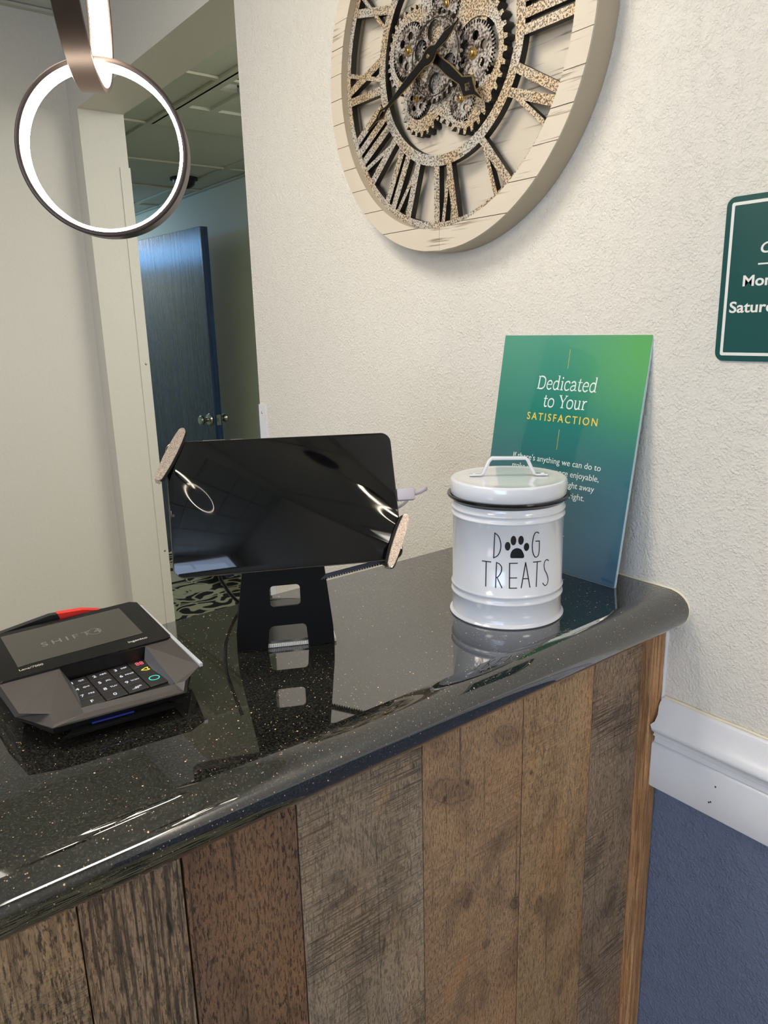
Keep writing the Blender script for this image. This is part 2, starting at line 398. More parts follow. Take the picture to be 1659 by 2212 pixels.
struct('wall_front', bx(-3, XW+TH, -3.12, -3, ZF, ZC), m_wall_flat)
win = thing('window_1', 'window', 'window', (-3.05, -1.25, .1), (0, 0, PI/2))
win['kind'] = 'structure'; del win['label']; del win['category']
bm = bmesh.new()
for a in (-1.1, -.03, 1.04): box(bm, a, a+.06, -.03, .03, -.7, .7)
box(bm, -1.1, 1.1, -.03, .03, -.7, -.64); box(bm, -1.1, 1.1, -.03, .03, .64, .7)
obj_('window_frame', bm, m_white_trim, win)
for a in (-1.04, .03): obj_('pane', bx(a, a+1.01, -.005, .005, -.64, .64), m_glass_lit, win)
struct('floor', bx(-3, XW, -3, 2.5, ZF-.1, ZF), m_carpet)
struct('floor', bx(XW, XH+.2, YN-.6, 8.1, ZF-.1, ZF), m_carpet)
# main ceiling with tiles
cl = thing('ceiling', '', '', (0, 0, ZC)); del cl['label']; del cl['category']; cl['kind'] = 'structure'
obj_('ceiling_slab', bx(-3, XW+TH, -3, 2.62, .03, .1), m_ceil, cl)
tile_me = None
def tiles(parent, x0, x1, y0, y1, gx, gy, w=.61, skip=()):
    global tile_me
    proto = bx(-.292, .292, -.292, .292, 0, .015, bev=.002); me = bpy.data.meshes.new('tile'); proto.to_mesh(me); proto.free(); me.materials.append(m_ceil)
    g = bmesh.new()
    xs = []; x = gx
    while x > x0: x -= w
    while x < x1+w: xs.append(x); x += w
    ys = []; y = gy
    while y > y0: y -= w
    while y < y1+w: ys.append(y); y += w
    for x in xs:
        if x0 < x < x1: box(g, x-.0125, x+.0125, y0, y1, -.004, .004)
    for y in ys:
        if y0 < y < y1: box(g, x0, x1, y-.0125, y+.0125, -.0035, .004)
    for x in (x0, x1): box(g, x-.022, x+.022, y0, y1, -.005, .003)
    for y in (y0, y1): box(g, x0, x1, y-.022, y+.022, -.0045, .003)
    obj_('ceiling_grid', g, m_tbar, parent)
    for x in xs[:-1]:
        for y in ys[:-1]:
            a0, a1 = max(x, x0), min(x+w, x1); b0, b1 = max(y, y0), min(y+w, y1)
            if a1-a0 < .03 or b1-b0 < .03: continue
            if any(s[0] < (a0+a1)/2 < s[1] and s[2] < (b0+b1)/2 < s[3] for s in skip): continue
            t = bpy.data.objects.new('tile', me); C.objects.link(t); t.parent = parent
            t.location = ((a0+a1)/2, (b0+b1)/2, .005); t.scale = ((a1-a0-.01)/.584, (b1-b0-.01)/.584, 1)
tiles(cl, -3, XW-.001, -3, 2.499, -.65, 2.1)
# hall beyond the opening
ch = thing('ceiling', '', '', (0, 0, ZHC)); del ch['label']; del ch['category']; ch['kind'] = 'structure'
obj_('ceiling_slab', bx(XW+TH, XH+.12, YN-.6, 8.1, .1, .2), m_ceil, ch)
tiles(ch, XW+TH, XH, YN-.6, 8.0, 1.18, 2.32, skip=((1.18, 1.79, 1.71, 2.92), (.9, 1.2, 5.3, 6.6)))
struct('wall_hall', bx(XH, XH+.12, YN-.6, 8.1, ZF, .85), m_hallwall)
struct('wall_hall_end', bx(XW+TH, XH, 8, 8.1, ZF, .85), m_hallwall)
struct('wall_hall_front', bx(XW+TH, XH, YN-.72, YN-.6, ZF, .85), m_hallwall)
struct('wall_hall_side', bx(XW+TH-.1, XW+TH, 2.62, 8.1, ZF, .85), m_hallwall)
struct('trim_2', bx(XW, XW+TH, 2.5, 2.62, ZF, ZC), m_wall_flat)
tr = thing('troffer', 'unlit recessed ceiling fixture with two dark bays in the hall ceiling', 'ceiling light', (1.485, 2.315, ZHC))
bm = bmesh.new()
box(bm, -.3, -.27, -.6, .6, -.004, .02); box(bm, -.19, -.16, -.6, .33, -.004, .02)
box(bm, -.06, .3, -.6, .6, -.004, .02); box(bm, -.27, -.06, .33, .6, -.004, .02); box(bm, -.27, -.06, -.6, -.55, -.004, .02)
obj_('frame', bm, m_ceil, tr)
for a, b_ in ((-.27, -.19), (-.16, -.06)):
    bm = bmesh.new(); box(bm, a, b_, -.55, .33, .05, .09); box(bm, a, b_, .12, .33, .005, .05, mi=1)
    obj_('bay', bm, [m_dark, m_ceil], tr)
hp = thing('hall_light', 'lit rectangular panel light at the far end of the hall ceiling', 'ceiling light', (1.3, 5.95, ZHC))
obj_('frame', bx(-.3, .3, -.64, .64, -.006, .02), m_tbar, hp); obj_('diffuser', bx(-.27, .27, -.6, .6, -.012, -.005), m_panel_blue, hp)
hw = bpy.data.objects.new('added_glow_pane', None); C.objects.link(hw); hw.location = R3((XW+TH, 5.7, .56)); hw['kind'] = 'structure'  # added lit pane, gives the door its blue reflection; no window known here
bm = bmesh.new()
for a, b_, c, d in ((-1.1, 1.1, .08, .10), (-1.1, 1.1, -.10, -.08), (-1.1, -1.07, -.08, .08), (1.07, 1.1, -.08, .08)): box(bm, 0, .02, a, b_, c, d)
obj_('window_frame', bm, m_white_trim, hw); obj_('pane', bx(.002, .010, -1.07, 1.07, -.08, .08), m_glow_blue, hw)
for (x, y, lab) in ((.48, -1.6, 'square lit panel light in the ceiling behind the viewer'), (-.12, .92, 'square lit panel light above the staff side of the counter'), (-1.9, .2, 'long lit panel light in the ceiling left of the viewer')):  # first panel is added, goes with the fill on the wood front
    t = thing('ceiling_light_and_fill', lab, 'ceiling light', (x, y, ZC))
    obj_('frame', bx(-.3, .3, -.3, .3, -.008, .02), m_tbar, t); obj_('diffuser', bx(-.27, .27, -.27, .27, -.014, -.007), m_panel_lit, t)
sm = thing('smoke_detector', 'small dark dome on the hall ceiling beside the ring lamp', 'detector', (1.72, 3.87, ZHC))
bm = bmesh.new(); lathe(bm, [(0, -.05), (.03, -.045), (.05, -.03), (.058, -.008), (.058, -.004)], 24); obj_('dome', bm, m_black, sm, smooth=40)
bm = bmesh.new(); lathe(bm, [(0, -.006), (.07, -.006), (.07, .004), (0, .004)], 24); obj_('base_plate', bm, m_dark, sm, smooth=40)

# blue door standing open against the hall wall
d0 = Vector((1.72, 4.64)); d1 = Vector((1.77, 3.79)); dl = (d1-d0).length; da = math.atan2(d1.y-d0.y, d1.x-d0.x)
dr = thing('door_1', '', '', (d0.x, d0.y, ZF+.01), (0, 0, da)); del dr['label']; del dr['category']; dr['kind'] = 'structure'
obj_('door_leaf', bx(0, dl, -.022, .022, .09, 2.0, bev=.002), m_door, dr)
kz = 1.0
kn = bmesh.new(); lathe(kn, [(0, .062), (.022, .06), (.026, .052), (.022, .04), (.012, .03), (.011, .012), (.03, .008), (.033, 0), (0, 0)], 24)
bmesh.ops.rotate(kn, verts=kn.verts, cent=(0, 0, 0), matrix=Matrix.Rotation(PI/2, 3, 'X'))
k1 = obj_('door_knob', kn, m_chrome, dr, loc=(dl-.06, -.022, kz), smooth=40)
kn = bmesh.new(); lathe(kn, [(0, .062), (.022, .06), (.026, .052), (.022, .04), (.012, .03), (.011, .012), (.03, .008), (.033, 0), (0, 0)], 24)
bmesh.ops.rotate(kn, verts=kn.verts, cent=(0, 0, 0), matrix=Matrix.Rotation(-PI/2, 3, 'X'))
obj_('door_knob', kn, m_chrome, dr, loc=(dl-.06, .022, kz), smooth=40)
bm = bmesh.new(); box(bm, dl, dl+.003, -.013, .013, kz-.028, kz+.028); box(bm, dl, dl+.012, -.007, .007, kz-.01, kz+.01); obj_('latch_plate', bm, m_chrome, dr)

# corner guards
def guard(lab, L, horizontal_first, screws, w1=.02, w2=.02):
    pass
g1 = thing('corner_guard', 'white plastic strip on the near corner of the wall opening above the tablet', 'corner guard', (XW, YN, -.16))
bm = bmesh.new(); box(bm, -.0035, 0, -.003, .026, -1.33, 0); box(bm, -.0035, .03, -.0035, 0, -1.33, 0)
for v in bm.verts: v.co.y = -v.co.y
bmesh.ops.translate(bm, verts=bm.verts, vec=(0, .0, 0)); obj_('strip', bm, m_white_trim, g1)
bm = bmesh.new(); lathe(bm, [(0, .0014), (.002, .001), (.003, 0)], 12); bmesh.ops.rotate(bm, verts=bm.verts, matrix=Matrix.Rotation(-PI/2, 3, 'Y')); sc1 = obj_('screw', bm, m_chrome, g1, loc=(-.0036, -.013, -.017))
g2 = thing('corner_guard', 'long cream strip with two screws on the far jamb of the wall opening', 'corner guard', (XW+TH, YF, .481))
bm = bmesh.new(); box(bm, -.028, .0035, -.0035, 0, -1.98, 0); box(bm, 0, .0035, 0, .03, -1.98, 0); obj_('strip', bm, m_wall_flat, g2)
for dz in (-.589, -1.224):
    bm = bmesh.new(); lathe(bm, [(0, .0016), (.003, .001), (.004, 0)], 12); bmesh.ops.rotate(bm, verts=bm.verts, matrix=Matrix.Rotation(PI/2, 3, 'X')); obj_('screw', bm, m_chrome, g2, loc=(-.009, -.0036, dz))

# chair rail
rail = thing('trim_1', '', '', (XW, 0, 0)); del rail['label']; del rail['category']; rail['kind'] = 'structure'
prof = [(0, -.4475), (-.004, -.4485), (-.006, -.4505), (-.0075, -.453), (-.010, -.458), (-.0145, -.4665), (-.0205, -.4735), (-.0245, -.4775), (-.0255, -.481), (-.024, -.4845), (-.0195, -.487), (-.017, -.4905), (-.017, -.4945), (-.0145, -.4965), (-.0145, -.5035), (0, -.5035)]
def rail_strip(name, prof, y0, y1, jag=.002):
    bm = bmesh.new(); ys = [y0, y0-.003] + [y0-.003-(y0-.003-y1)*i/40 for i in range(1, 41)]; random.seed(3); rows = []
    for iy, y in enumerate(ys):
        rows.append([bm.verts.new((x, y + (random.uniform(-jag, jag) if iy == 0 else 0), z)) for x, z in prof])
    for a, b_ in zip(rows, rows[1:]):
        for i in range(len(prof)-1): bm.faces.new((a[i], a[i+1], b_[i+1], b_[i]))
    bm.faces.new(rows[0]); bm.faces.new(rows[-1][::-1]); bm.faces.new
    return obj_(name, bm, m_white_trim, rail, smooth=50)
rail_strip('moulding', prof, .4475, -3)
rail_strip('rail_board', [(0, -.504), (-.011, -.504), (-.0145, -.5055), (-.0165, -.5085), (-.0165, -.563), (-.0155, -.565), (0, -.565)], .4535, -3, .001)
for (y, z) in ((.3665, -.5235), (.3705, -.5455), (.3725, -.547)):
    obj_('nail_hole', bx(-.0168, -.0160, y-.0008, y+.0008, z-.001, z+.001), m_dark, rail)
bm = bmesh.new(); tube(bm, [(-.002, .445-(.445+1)*i/60, -.4474+.0005*math.sin(i*1.9)) for i in range(61)], .0018, 8); obj_('caulk_bead', bm, m_caulk, rail, smooth=60)
# wall nicks
# ------------------------------------------------------------------ counter
ct = thing('countertop', 'polished black granite countertop with rounded front edge', 'countertop', (0, 0, 0))
prof = [(.745, -.31), (.4535, -.31), (.446, -.3105), (.4385, -.3125), (.4315, -.3165), (.4265, -.3215), (.424, -.328), (.424, -.3355), (.4265, -.3425), (.431, -.3485), (.438, -.3535), (.446, -.3555), (.72, -.3555), (.742, -.352), (.7545, -.341), (.7575, -.33), (.755, -.319), (.751, -.3135)]
bm = bmesh.new()
a = [bm.verts.new((-1.6, y, z)) for y, z in prof]; b_ = [bm.verts.new((XW, y, z)) for y, z in prof]; n = len(prof)
for i in range(n): bm.faces.new((a[i], a[(i+1) % n], b_[(i+1) % n], b_[i]))
bm.faces.new(a); bm.faces.new(b_[::-1]); sl = obj_('slab', bm, m_granite, ct, smooth=35)
me = sl.data; at = me.attributes.get('sharp_edge') or me.attributes.new('sharp_edge', 'BOOLEAN', 'EDGE')
for p in me.polygons:
    if abs(p.normal.z) > .9995 or abs(p.normal.x) > .99:
        p.use_smooth = False
        for ek in p.edge_keys:
            for e in me.edges:
                if tuple(sorted(e.vertices)) == ek: at.data[e.index].value = True
pts = [(XW-.0005, y, z) for y, z in prof[-1:]+prof[:12]]
pts = [(XW-.0006, y, z+.0008*(1 if z > -.32 else 0)) for y, z in [(.75, -.31), (.7, -.31), (.65, -.31), (.6, -.31), (.55, -.31), (.5, -.31)] + prof[1:11]]
bm = bmesh.new(); tube(bm, spline(pts, 5), .0013, 8); obj_('caulk_bead', bm, m_caulk, ct, smooth=60)

cb = thing('counter_front', 'reception counter front clad in vertical reclaimed wood planks under the granite', 'counter', (0, .47, ZF))
def PM(*a, **k): return plank_mat(*a, **k)
planks = [(-1.0, -.62, 0), (-.618, -.30, 2), (-.298, -.06, 3), (-.0585, .0855, 0), (.0865, .1590, 1), (.1608, .2575, 2), (.2585, .3915, 3), (.3925, .5295, 4), (.5303, .6445, 5), (.6458, .7386, 6)]
pm = {
 0: PM('plank grey brown', srgb(164, 136, 106), srgb(176, 148, 112), srgb(58, 46, 38), .8, .3, -.35, 1.0, 1, ((.088, 1.05, .002, .007, 0, .9), (.03, 1.0, .004, .012, .4, .7)), .35),
 1: PM('plank ridged grey', srgb(160, 136, 112), srgb(144, 120, 96), srgb(48, 39, 34), .8, .15, -.35, .85, 2, ((.146, 1.074, .0016, .012, -.1, .95), (.1, 1.01, .0015, .008, 0, .9)), .75),
 2: PM('plank dark umber', srgb(146, 110, 80), srgb(124, 96, 76), srgb(48, 37, 31), .8, .1, -.3, 1.15, 3, ((.183, 1.124, .0016, .005, 0, .9), (.235, 1.126, .0014, .006, .1, .9)), .1),
 3: PM('plank weathered grey', srgb(172, 152, 130), srgb(154, 134, 112), srgb(84, 70, 58), 1.1, .75, -.40, .55, 4, ((.301, 1.011, .012, .004, -.3, .75), (.342, .935, .0018, .012, .1, .85), (.381, 1.108, .002, .004, 0, .8), (.345, 1.09, .006, .012, .2, .5))),
 4: PM('plank warm tan', srgb(184, 148, 112), srgb(170, 136, 104), srgb(78, 62, 52), 1.1, .3, -.42, .65, 5, ((.452, .922, .0045, .008, .5, .8), (.434, .832, .008, .020, .5, .55), (.525, .878, .009, .007, .6, .95), (.478, .851, .0045, .005, .4, .7), (.42, 1.056, .003, .004, 0, .9), (.45, 1.061, .003, .004, .3, .8), (.505, 1.09, .018, .010, .5, .62), (.43, 1.06, .030, .012, .5, .6))),
 5: PM('plank honey', srgb(188, 152, 112), srgb(174, 140, 102), srgb(92, 70, 52), 1.2, .25, -.42, .6, 6, ((.562, .853, .0055, .009, .25, .7), (.608, .705, .005, .007, 0, .8), (.543, 1.033, .003, .004, .5, .8), (.607, .814, .002, .003, 0, .8), (.588, .777, .003, .004, 0, .7), (.601, 1.126, .010, .004, -.2, .8))),
 6: PM('plank smoky', srgb(174, 146, 116), srgb(154, 132, 112), srgb(70, 58, 52), 1.1, .8, -.45, .7, 8, ((.706, 1.032, .014, .030, .2, .62), (.704, .776, .010, .020, 0, .6), (.698, 1.071, .0012, .005, 0, .8)))}
for i, (x0, x1, k) in enumerate(planks):
    jit = [0, .0006, -.0003, .0002, -.0006, .0005][i % 6]
    o = obj_('plank', bx(x0, x1, -.006+jit, .008, 0, 1.1445, bev=.0008), pm[k], cb)
obj_('backing', bx(-1.2, .7645, .0081, .24, 0, 1.14), m_gap, cb)
bm = bmesh.new()
pr = [(.7388, .006), (.7388, -.0185), (.7405, -.0202), (.7462, -.0202), (.7468, -.0190), (.7474, -.0202), (.7530, -.0202), (.7540, -.0186), (.7550, -.0202), (.7620, -.0202), (.7640, -.0185), (.7640, .006)]
prism(bm, pr, 0, 1.1445); obj_('corner_post', bm, m_pine, cb)
bm = bmesh.new(); tube(bm, [(.7642, -.0206, 1.143-.14*i/10+.0) for i in range(11)], [.0022+.0006*math.sin(i*2.) for i in range(11)], 8); obj_('caulk_bead', bm, m_white_trim, cb, smooth=60)

# ------------------------------------------------------------------ wall clock
ckx, cky, ckz = XW, .811, .3475
ck = thing('wall_clock', 'large round wall clock with whitewashed wooden rim, cut-out Roman numerals and exposed gears', 'clock', (XW, cky, ckz))
ck.rotation_euler = Matrix(((0, 0, -1), (-1, 0, 0), (0, 1, 0))).to_euler()   # local x = -world y, local y = world z, local z = into the room
RO, RI, TF = .252, .222, .037
bm = bmesh.new(); n = 160
def ringband(bm, ra, za, rb, zb, mi, flip=False):
    A = [bm.verts.new((ra*math.cos(2*PI*i/n), ra*math.sin(2*PI*i/n), za)) for i in range(n)]
    Bv = [bm.verts.new((rb*math.cos(2*PI*i/n), rb*math.sin(2*PI*i/n), zb)) for i in range(n)]
    for i in range(n): bm.faces.new((A[i], A[(i+1) % n], Bv[(i+1) % n], Bv[i])).material_index = mi
ringband(bm, RO, .0005, RO, TF-.001, 0); ringband(bm, RO, TF-.001, RO-.001, TF-.0004, 0); ringband(bm, RI, TF-.0004, RI, .004, 0)
ringband(bm, RO, .0005, RI, .0005, 0); ringband(bm, RO-.001, TF-.0016, RI, TF-.0016, 1)
bmesh.ops.remove_doubles(bm, verts=bm.verts, dist=1e-5)
obj_('rim_side', bm, [m_clockside, mat('dark seam', srgb(70, 56, 42), .8)], ck, smooth=40)
# rim face: whitewashed boards running across, each its own piece
hb = .0345
def arc_board(y0, y1, side):
    pts = []; k = 14
    def xr(R, y): return math.sqrt(max(R*R-y*y, 0))
    Ra, Rb = RO-.0008, RI+.0002
    ys = [y0+(y1-y0)*i/k for i in range(k+1)]
    return [(xr(Ra, y), y) for y in ys], [(xr(Rb, y), y) for y in ys[::-1]]
yy = -RO; rows = []; 
while yy < RO-.004: rows.append((yy, min(yy+hb, RO))); yy += hb
random.seed(5)
for (a0, a1) in rows:
    y0 = a0+.00045; y1 = a1-.00045
    if abs(y0) >= RI or abs(y1) >= RI:
        lim = RO-.0008
        ya, yb = max(-lim, y0), min(lim, y1); k = 16
        outer_r = [(math.sqrt(max(lim**2-y*y, 0)), y) for y in [ya+(yb-ya)*i/k for i in range(k+1)]]
        crossing = not (abs(ya) >= RI and abs(yb) >= RI)
        if not crossing:
            outer_l = [(-x, y) for x, y in outer_r[::-1]]; pts = outer_r+outer_l
            clean = [pts[0]]
            for p in pts[1:]:
                if (Vector(p)-Vector(clean[-1])).length > 1e-5: clean.append(p)
            if (Vector(clean[0])-Vector(clean[-1])).length < 1e-5: clean.pop()
            bm = bmesh.new(); dz = random.uniform(0, .0005); prism(bm, clean, TF-.0012, TF+dz); obj_('rim_board', bm, m_ww, ck)
        else:
            inner = [(math.sqrt(max(RI*RI-y*y, 0)), y) for y in [ya+(yb-ya)*i/k for i in range(k+1)]]
            for s in (1, -1):
                pts = [(s*x, y) for x, y in outer_r]+[(s*x if x > 0 else s*.0002, y) for x, y in inner[::-1]]
                clean = [pts[0]]
                for p in pts[1:]:
                    if (Vector(p)-Vector(clean[-1])).length > 1e-5: clean.append(p)
                bm = bmesh.new(); dz = random.uniform(0, .0005); prism(bm, clean, TF-.0012, TF+dz); obj_('rim_board', bm, m_ww, ck)
    else:
        o_, i_ = arc_board(y0, y1, 1)
        for s in (1, -1):
            bm = bmesh.new(); dz = random.uniform(0, .0005); prism(bm, [(s*x, y) for x, y in o_+i_], TF-.0012, TF+dz); obj_('rim_board', bm, m_ww, ck)
obj('backboard', curve_mesh('backboard', [circle(0, 0, RI, 96)], .004), m_ww, ck)
ZP = .0262; TP = .010                      # front and thickness of the metal plates
ring1 = two_tone(curve_mesh('outer_ring', [circle(0, 0, RI-.0003, 120), circle(0, 0, .2125, 120)], TP), [m_leaf, m_sideblack])
obj('outer_ring', ring1, [m_leaf], ck, loc=(0, 0, ZP-TP))
ring2 = two_tone(curve_mesh('inner_ring', [circle(0, 0, .1405, 96), circle(0, 0, .1265, 96)], TP), [m_leaf, m_sideblack])
obj('inner_ring', ring2, [m_leaf], ck, loc=(0, 0, ZP-TP))
def bar(x0, y0, x1, y1, w0, w1=None):
    w1 = w1 or w0; d = Vector((x1-x0, y1-y0)).normalized(); nrm = Vector((-d.y, d.x))
    return [(x0-nrm.x*w0/2, y0-nrm.y*w0/2), (x1-nrm.x*w1/2, y1-nrm.y*w1/2), (x1+nrm.x*w1/2, y1+nrm.y*w1/2), (x0+nrm.x*w0/2, y0+nrm.y*w0/2)]
NUM = ['XII', 'I', 'II', 'III', 'IV', 'V', 'VI', 'VII', 'VIII', 'IX', 'X', 'XI']
ra, rb = .139, .2135
def glyph_w(c): return {'I': .0170, 'V': .0345, 'X': .0345}[c]
for k, s in enumerate(NUM):
    W = sum(glyph_w(c) for c in s); x = -W/2; bm = bmesh.new(); jz = 0
    for c in s:
        g = glyph_w(c); xc = x+g/2
        def P(pts):
            global jz
            prism(bm, pts, ZP-TP+.0004, ZP-.0003-jz*.00006, 0, 1); jz += 1
        if c == 'I': P(bar(xc, ra, xc, rb, .0112))
        if c == 'V': P(bar(xc+.001, ra, xc-.0125, rb, .0105, .0122)); P(bar(xc-.001, ra, xc+.0130, rb, .0055, .0065))
        if c == 'X': P(bar(xc+.0115, ra, xc-.0115, rb, .0112)); P(bar(xc-.0115, ra, xc+.0115, rb, .006))
        x += g
    th = -k*PI/6
    bmesh.ops.rotate(bm, verts=bm.verts, cent=(0, 0, 0), matrix=Matrix.Rotation(th, 3, 'Z'))
    obj_('roman_numeral', bm, [m_leaf, m_sideblack], ck)
def gear_loop(cx, cy, r, nt_, depth, sharp=.5, ph=0):
    pts = []
    for i in range(nt_):
        a = 2*PI*(i/nt_)+ph; w_ = 2*PI/nt_
        for f, rr in ((0, r-depth), (.2, r-depth), (.2+.25*sharp*.6, r), (.2+.25*sharp*.6+.3, r), (.75, r-depth)):
            t = a+f*w_; pts.append((cx+rr*math.cos(t), cy+rr*math.sin(t)))
    return pts
def gear(cx, cy, r, teeth, depth, z0, thick, holes, mats=(m_gear, m_sideblack), sharp=.5, ph=0, name='gear', rim=None):
    loops = [gear_loop(0, 0, r, teeth, depth, sharp, ph)] + holes
    me = two_tone(curve_mesh(name, loops, thick), list(mats)); return obj(name, me, [mats[0]], ck, loc=(cx, cy, z0))
def ringholes(rh, dist, k, ph=0, n=18): return [circle(dist*math.cos(2*PI*i/k+ph), dist*math.sin(2*PI*i/k+ph), rh, n) for i in range(k)]
LG = (m_leaf, m_sideblack)
dxc, dyc = -.002, .004
# rear big plates (thick, black toothed sides)
gear(.030+dxc, -.022+dyc, .079, 34, .0065, .0065, .0140, [circle(.0235, 0, .041, 40)], LG, .4, 0, 'rear_gear')
gear(-.070+dxc, .012+dyc, .056, 30, .0055, .0062, .0142, [circle(-.004, 0, .0375, 40)], LG, .4, .1, 'rear_gear')
gear(.036+dxc, -.066+dyc, .046, 20, .0075, .0059, .0144, [circle(-.002, -.003, .0275, 36)], LG, .2, .15, 'rear_gear')
gear(-.052+dxc, -.052+dyc, .046, 22, .006, .0056, .0140, [circle(-.004, .003, .0265, 36)], LG, .3, .0, 'rear_gear')
gear(-.008+dxc, .058+dyc, .05, 26, .0055, .0053, .0140, [circle(.008, -.002, .030, 36)], LG, .4, .0, 'rear_gear')
gear(.058+dxc, .052+dyc, .046, 22, .006, .0050, .0135, [circle(0, 0, .012, 24)], LG, .4, .0, 'rear_gear')
gear(-.012+dxc, -.018+dyc, .06, 30, .004, .0047, .0090, [], (m_gear, m_sideblack), .4, .0, 'rear_gear')
# small gears lying in the wells
def small(cx, cy, r, teeth, nh, z=.0215, th=.003):
    g = gear(cx+dxc, cy+dyc, r, teeth, r*.11, z-th, th, ringholes(r*.155, r*.53, nh, .3), (m_gear, m_sideblack), .1)
    bm = bmesh.new(); lathe(bm, [(0, .0062), (.0016, .006), (.0018, .003), (.0030, .0026), (.0030, 0), (r*.2, -.0002), (r*.2, -.0012), (0, -.0012)], 20)
    bmesh.ops.translate(bm, verts=bm.verts, vec=(0, 0, th+.001)); obj_('axle', bm, m_brass, g, smooth=40)
    return g
small(-.0765, .0145, .0345, 44, 6); small(.0505, -.0215, .0375, 46, 6); small(.030, -.0695, .0245, 34, 5, .0225); small(-.0595, -.0495, .0235, 34, 5)
small(.0045, .0475, .0225, 30, 4, .0235); small(-.016, .043, .020, 30, 4, .0195)
# central gear on top
cg = gear(-.0145+dxc, -.010+dyc, .0545, 32, .005, .0255, .0035, ringholes(.0130, .0315, 6, .55), (m_gear, m_sideblack), .5, 0)
bm = bmesh.new()
for i in range(48):
    a0, a1 = 2*PI*i/48, 2*PI*(i+1)/48
    prism(bm, [(.0455*math.cos(a0), .0455*math.sin(a0)), (.0465*math.cos(a0), .0465*math.sin(a0)), (.0465*math.cos(a1), .0465*math.sin(a1)), (.0455*math.cos(a1), .0455*math.sin(a1))], .0034, .0042)
obj_('raised_line', bm, m_sideblack, cg)
# hands (gold outline plate with black plate on top)
def hand(nm, hx, hy, tx, ty, tailx, taily, z, spade, wmul=1.0):
    d = Vector((tx-hx, ty-hy)); L = d.length; d.normalize(); ang = math.atan2(d.y, d.x)
    tl = -(Vector((tailx-hx, taily-hy)).length) if tailx is not None else -.008
    if nm == 'minute_hand':
        up = [(tl, 0), (tl+.013, .0030), (tl+.024, .0052), (-.016, .0030), (-.009, .0078), (-.003, .0092), (.004, .0085), (.011, .0055), (.02, .0050), (.045, .0050), (.075, .0032), (L-.050, .0016), (L-.036, .0060), (L-.022, .0012), (L, .0002)]
        hole = [(L-.047, 0), (L-.036, .0034), (L-.026, 0), (L-.036, -.0034)]
    else:
        up = [(-.006, .004), (0, .006), (.006, .0045), (.014, .0052), (.030, .0062), (.050, .0050), (.060, .0042), (.068, .0080), (.076, .0120), (.084, .0062), (.092, .0022), (L, .0002)]
        hole = [(.069, 0), (.076, .0052), (.083, 0), (.076, -.0052)]
    pts = up + [(x, -y) for x, y in up[::-1] if y > .0001] if up[0][1] != 0 else up + [(x, -y) for x, y in up[::-1][:-1]]
    h = bpy.data.objects.new(nm, None)
    out = [(x, y*1.18+math.copysign(.0005, y)) for x, y in pts]
    g = two_tone(curve_mesh(nm, [out, hole], .0012), [m_brass, m_brass]); o = obj(nm, g, [m_brass], ck, loc=(hx, hy, z)); o.rotation_euler = (0, 0, ang)
    bk = curve_mesh('face', [pts, [(hole[0][0]-.0008, 0), (hole[1][0], hole[1][1]+.0007), (hole[2][0]+.0008, 0), (hole[3][0], hole[3][1]-.0007)]], .0008)
    f = obj('hand_face', bk, m_blackmetal, o, loc=(0, 0, .0012))
hubx, huby = -.0085, -.0085
hand('hour_hand', hubx+.004, huby-.004, .0795, -.0780, None, None, .036, 1)
hand('minute_hand', hubx-.002, huby-.001, -.146, -.0715, .0455, .0125+.0, .044, 0)
bm = bmesh.new(); lathe(bm, [(0, .0475), (.0025, .047), (.0032, .0455), (.0032, .02), (0, .02)], 20); obj_('hub', bm, m_brass, ck, loc=(hubx-.002, huby-.001, 0), smooth=40)

# ------------------------------------------------------------------ ring pendants
def band(bm, R, w_, t, mi_out=0, mi_in=1, n=96):
    # hollow band: outer face, edges dark; inner face lit
    prof = [(R, -w_/2, 0), (R, w_/2, 0), (R-t, w_/2, 0), (R-t, w_/2-.0016, 1), (R-t-.0012, w_/2-.003, 1), (R-t-.0012, -w_/2+.003, 1), (R-t, -w_/2+.0016, 0), (R-t, -w_/2, 0)]
    return prof
def ring_part(parent, center, nrm, R, w_=.021, t=.0042):
    q = Vector(nrm).normalized().to_track_quat('Z', 'Y'); n = 120
    body = [(R, -w_/2), (R, w_/2), (R-.001, w_/2+.0006), (R-t+.001, w_/2+.0006), (R-t, w_/2), (R-t, -w_/2), (R-t+.001, -w_/2-.0006), (R-.001, -w_/2-.0006)]
    bm = bmesh.new(); rows = [[bm.verts.new((r*math.cos(2*PI*i/n), r*math.sin(2*PI*i/n), z)) for r, z in body] for i in range(n)]
    for i in range(n):
        for j in range(len(body)): bm.faces.new((rows[i][j], rows[(i+1) % n][j], rows[(i+1) % n][(j+1) % len(body)], rows[i][(j+1) % len(body)]))
    o = obj_('ring_frame', bm, m_lamp, parent, loc=center, rot=q.to_euler(), smooth=40)
    dif = [(R-t-.0002, -w_/2+.0015), (R-t-.0002, w_/2-.0015), (R-t-.003, w_/2-.003), (R-t-.003, -w_/2+.003)]
    bm = bmesh.new(); rows = [[bm.verts.new((r*math.cos(2*PI*i/n), r*math.sin(2*PI*i/n), z)) for r, z in dif] for i in range(n)]
    for i in range(n):
        for j in range(4): bm.faces.new((rows[i][j], rows[(i+1) % n][j], rows[(i+1) % n][(j+1) % 4], rows[i][(j+1) % 4]))
    obj_('light_strip', bm, m_led, o, smooth=40); return o
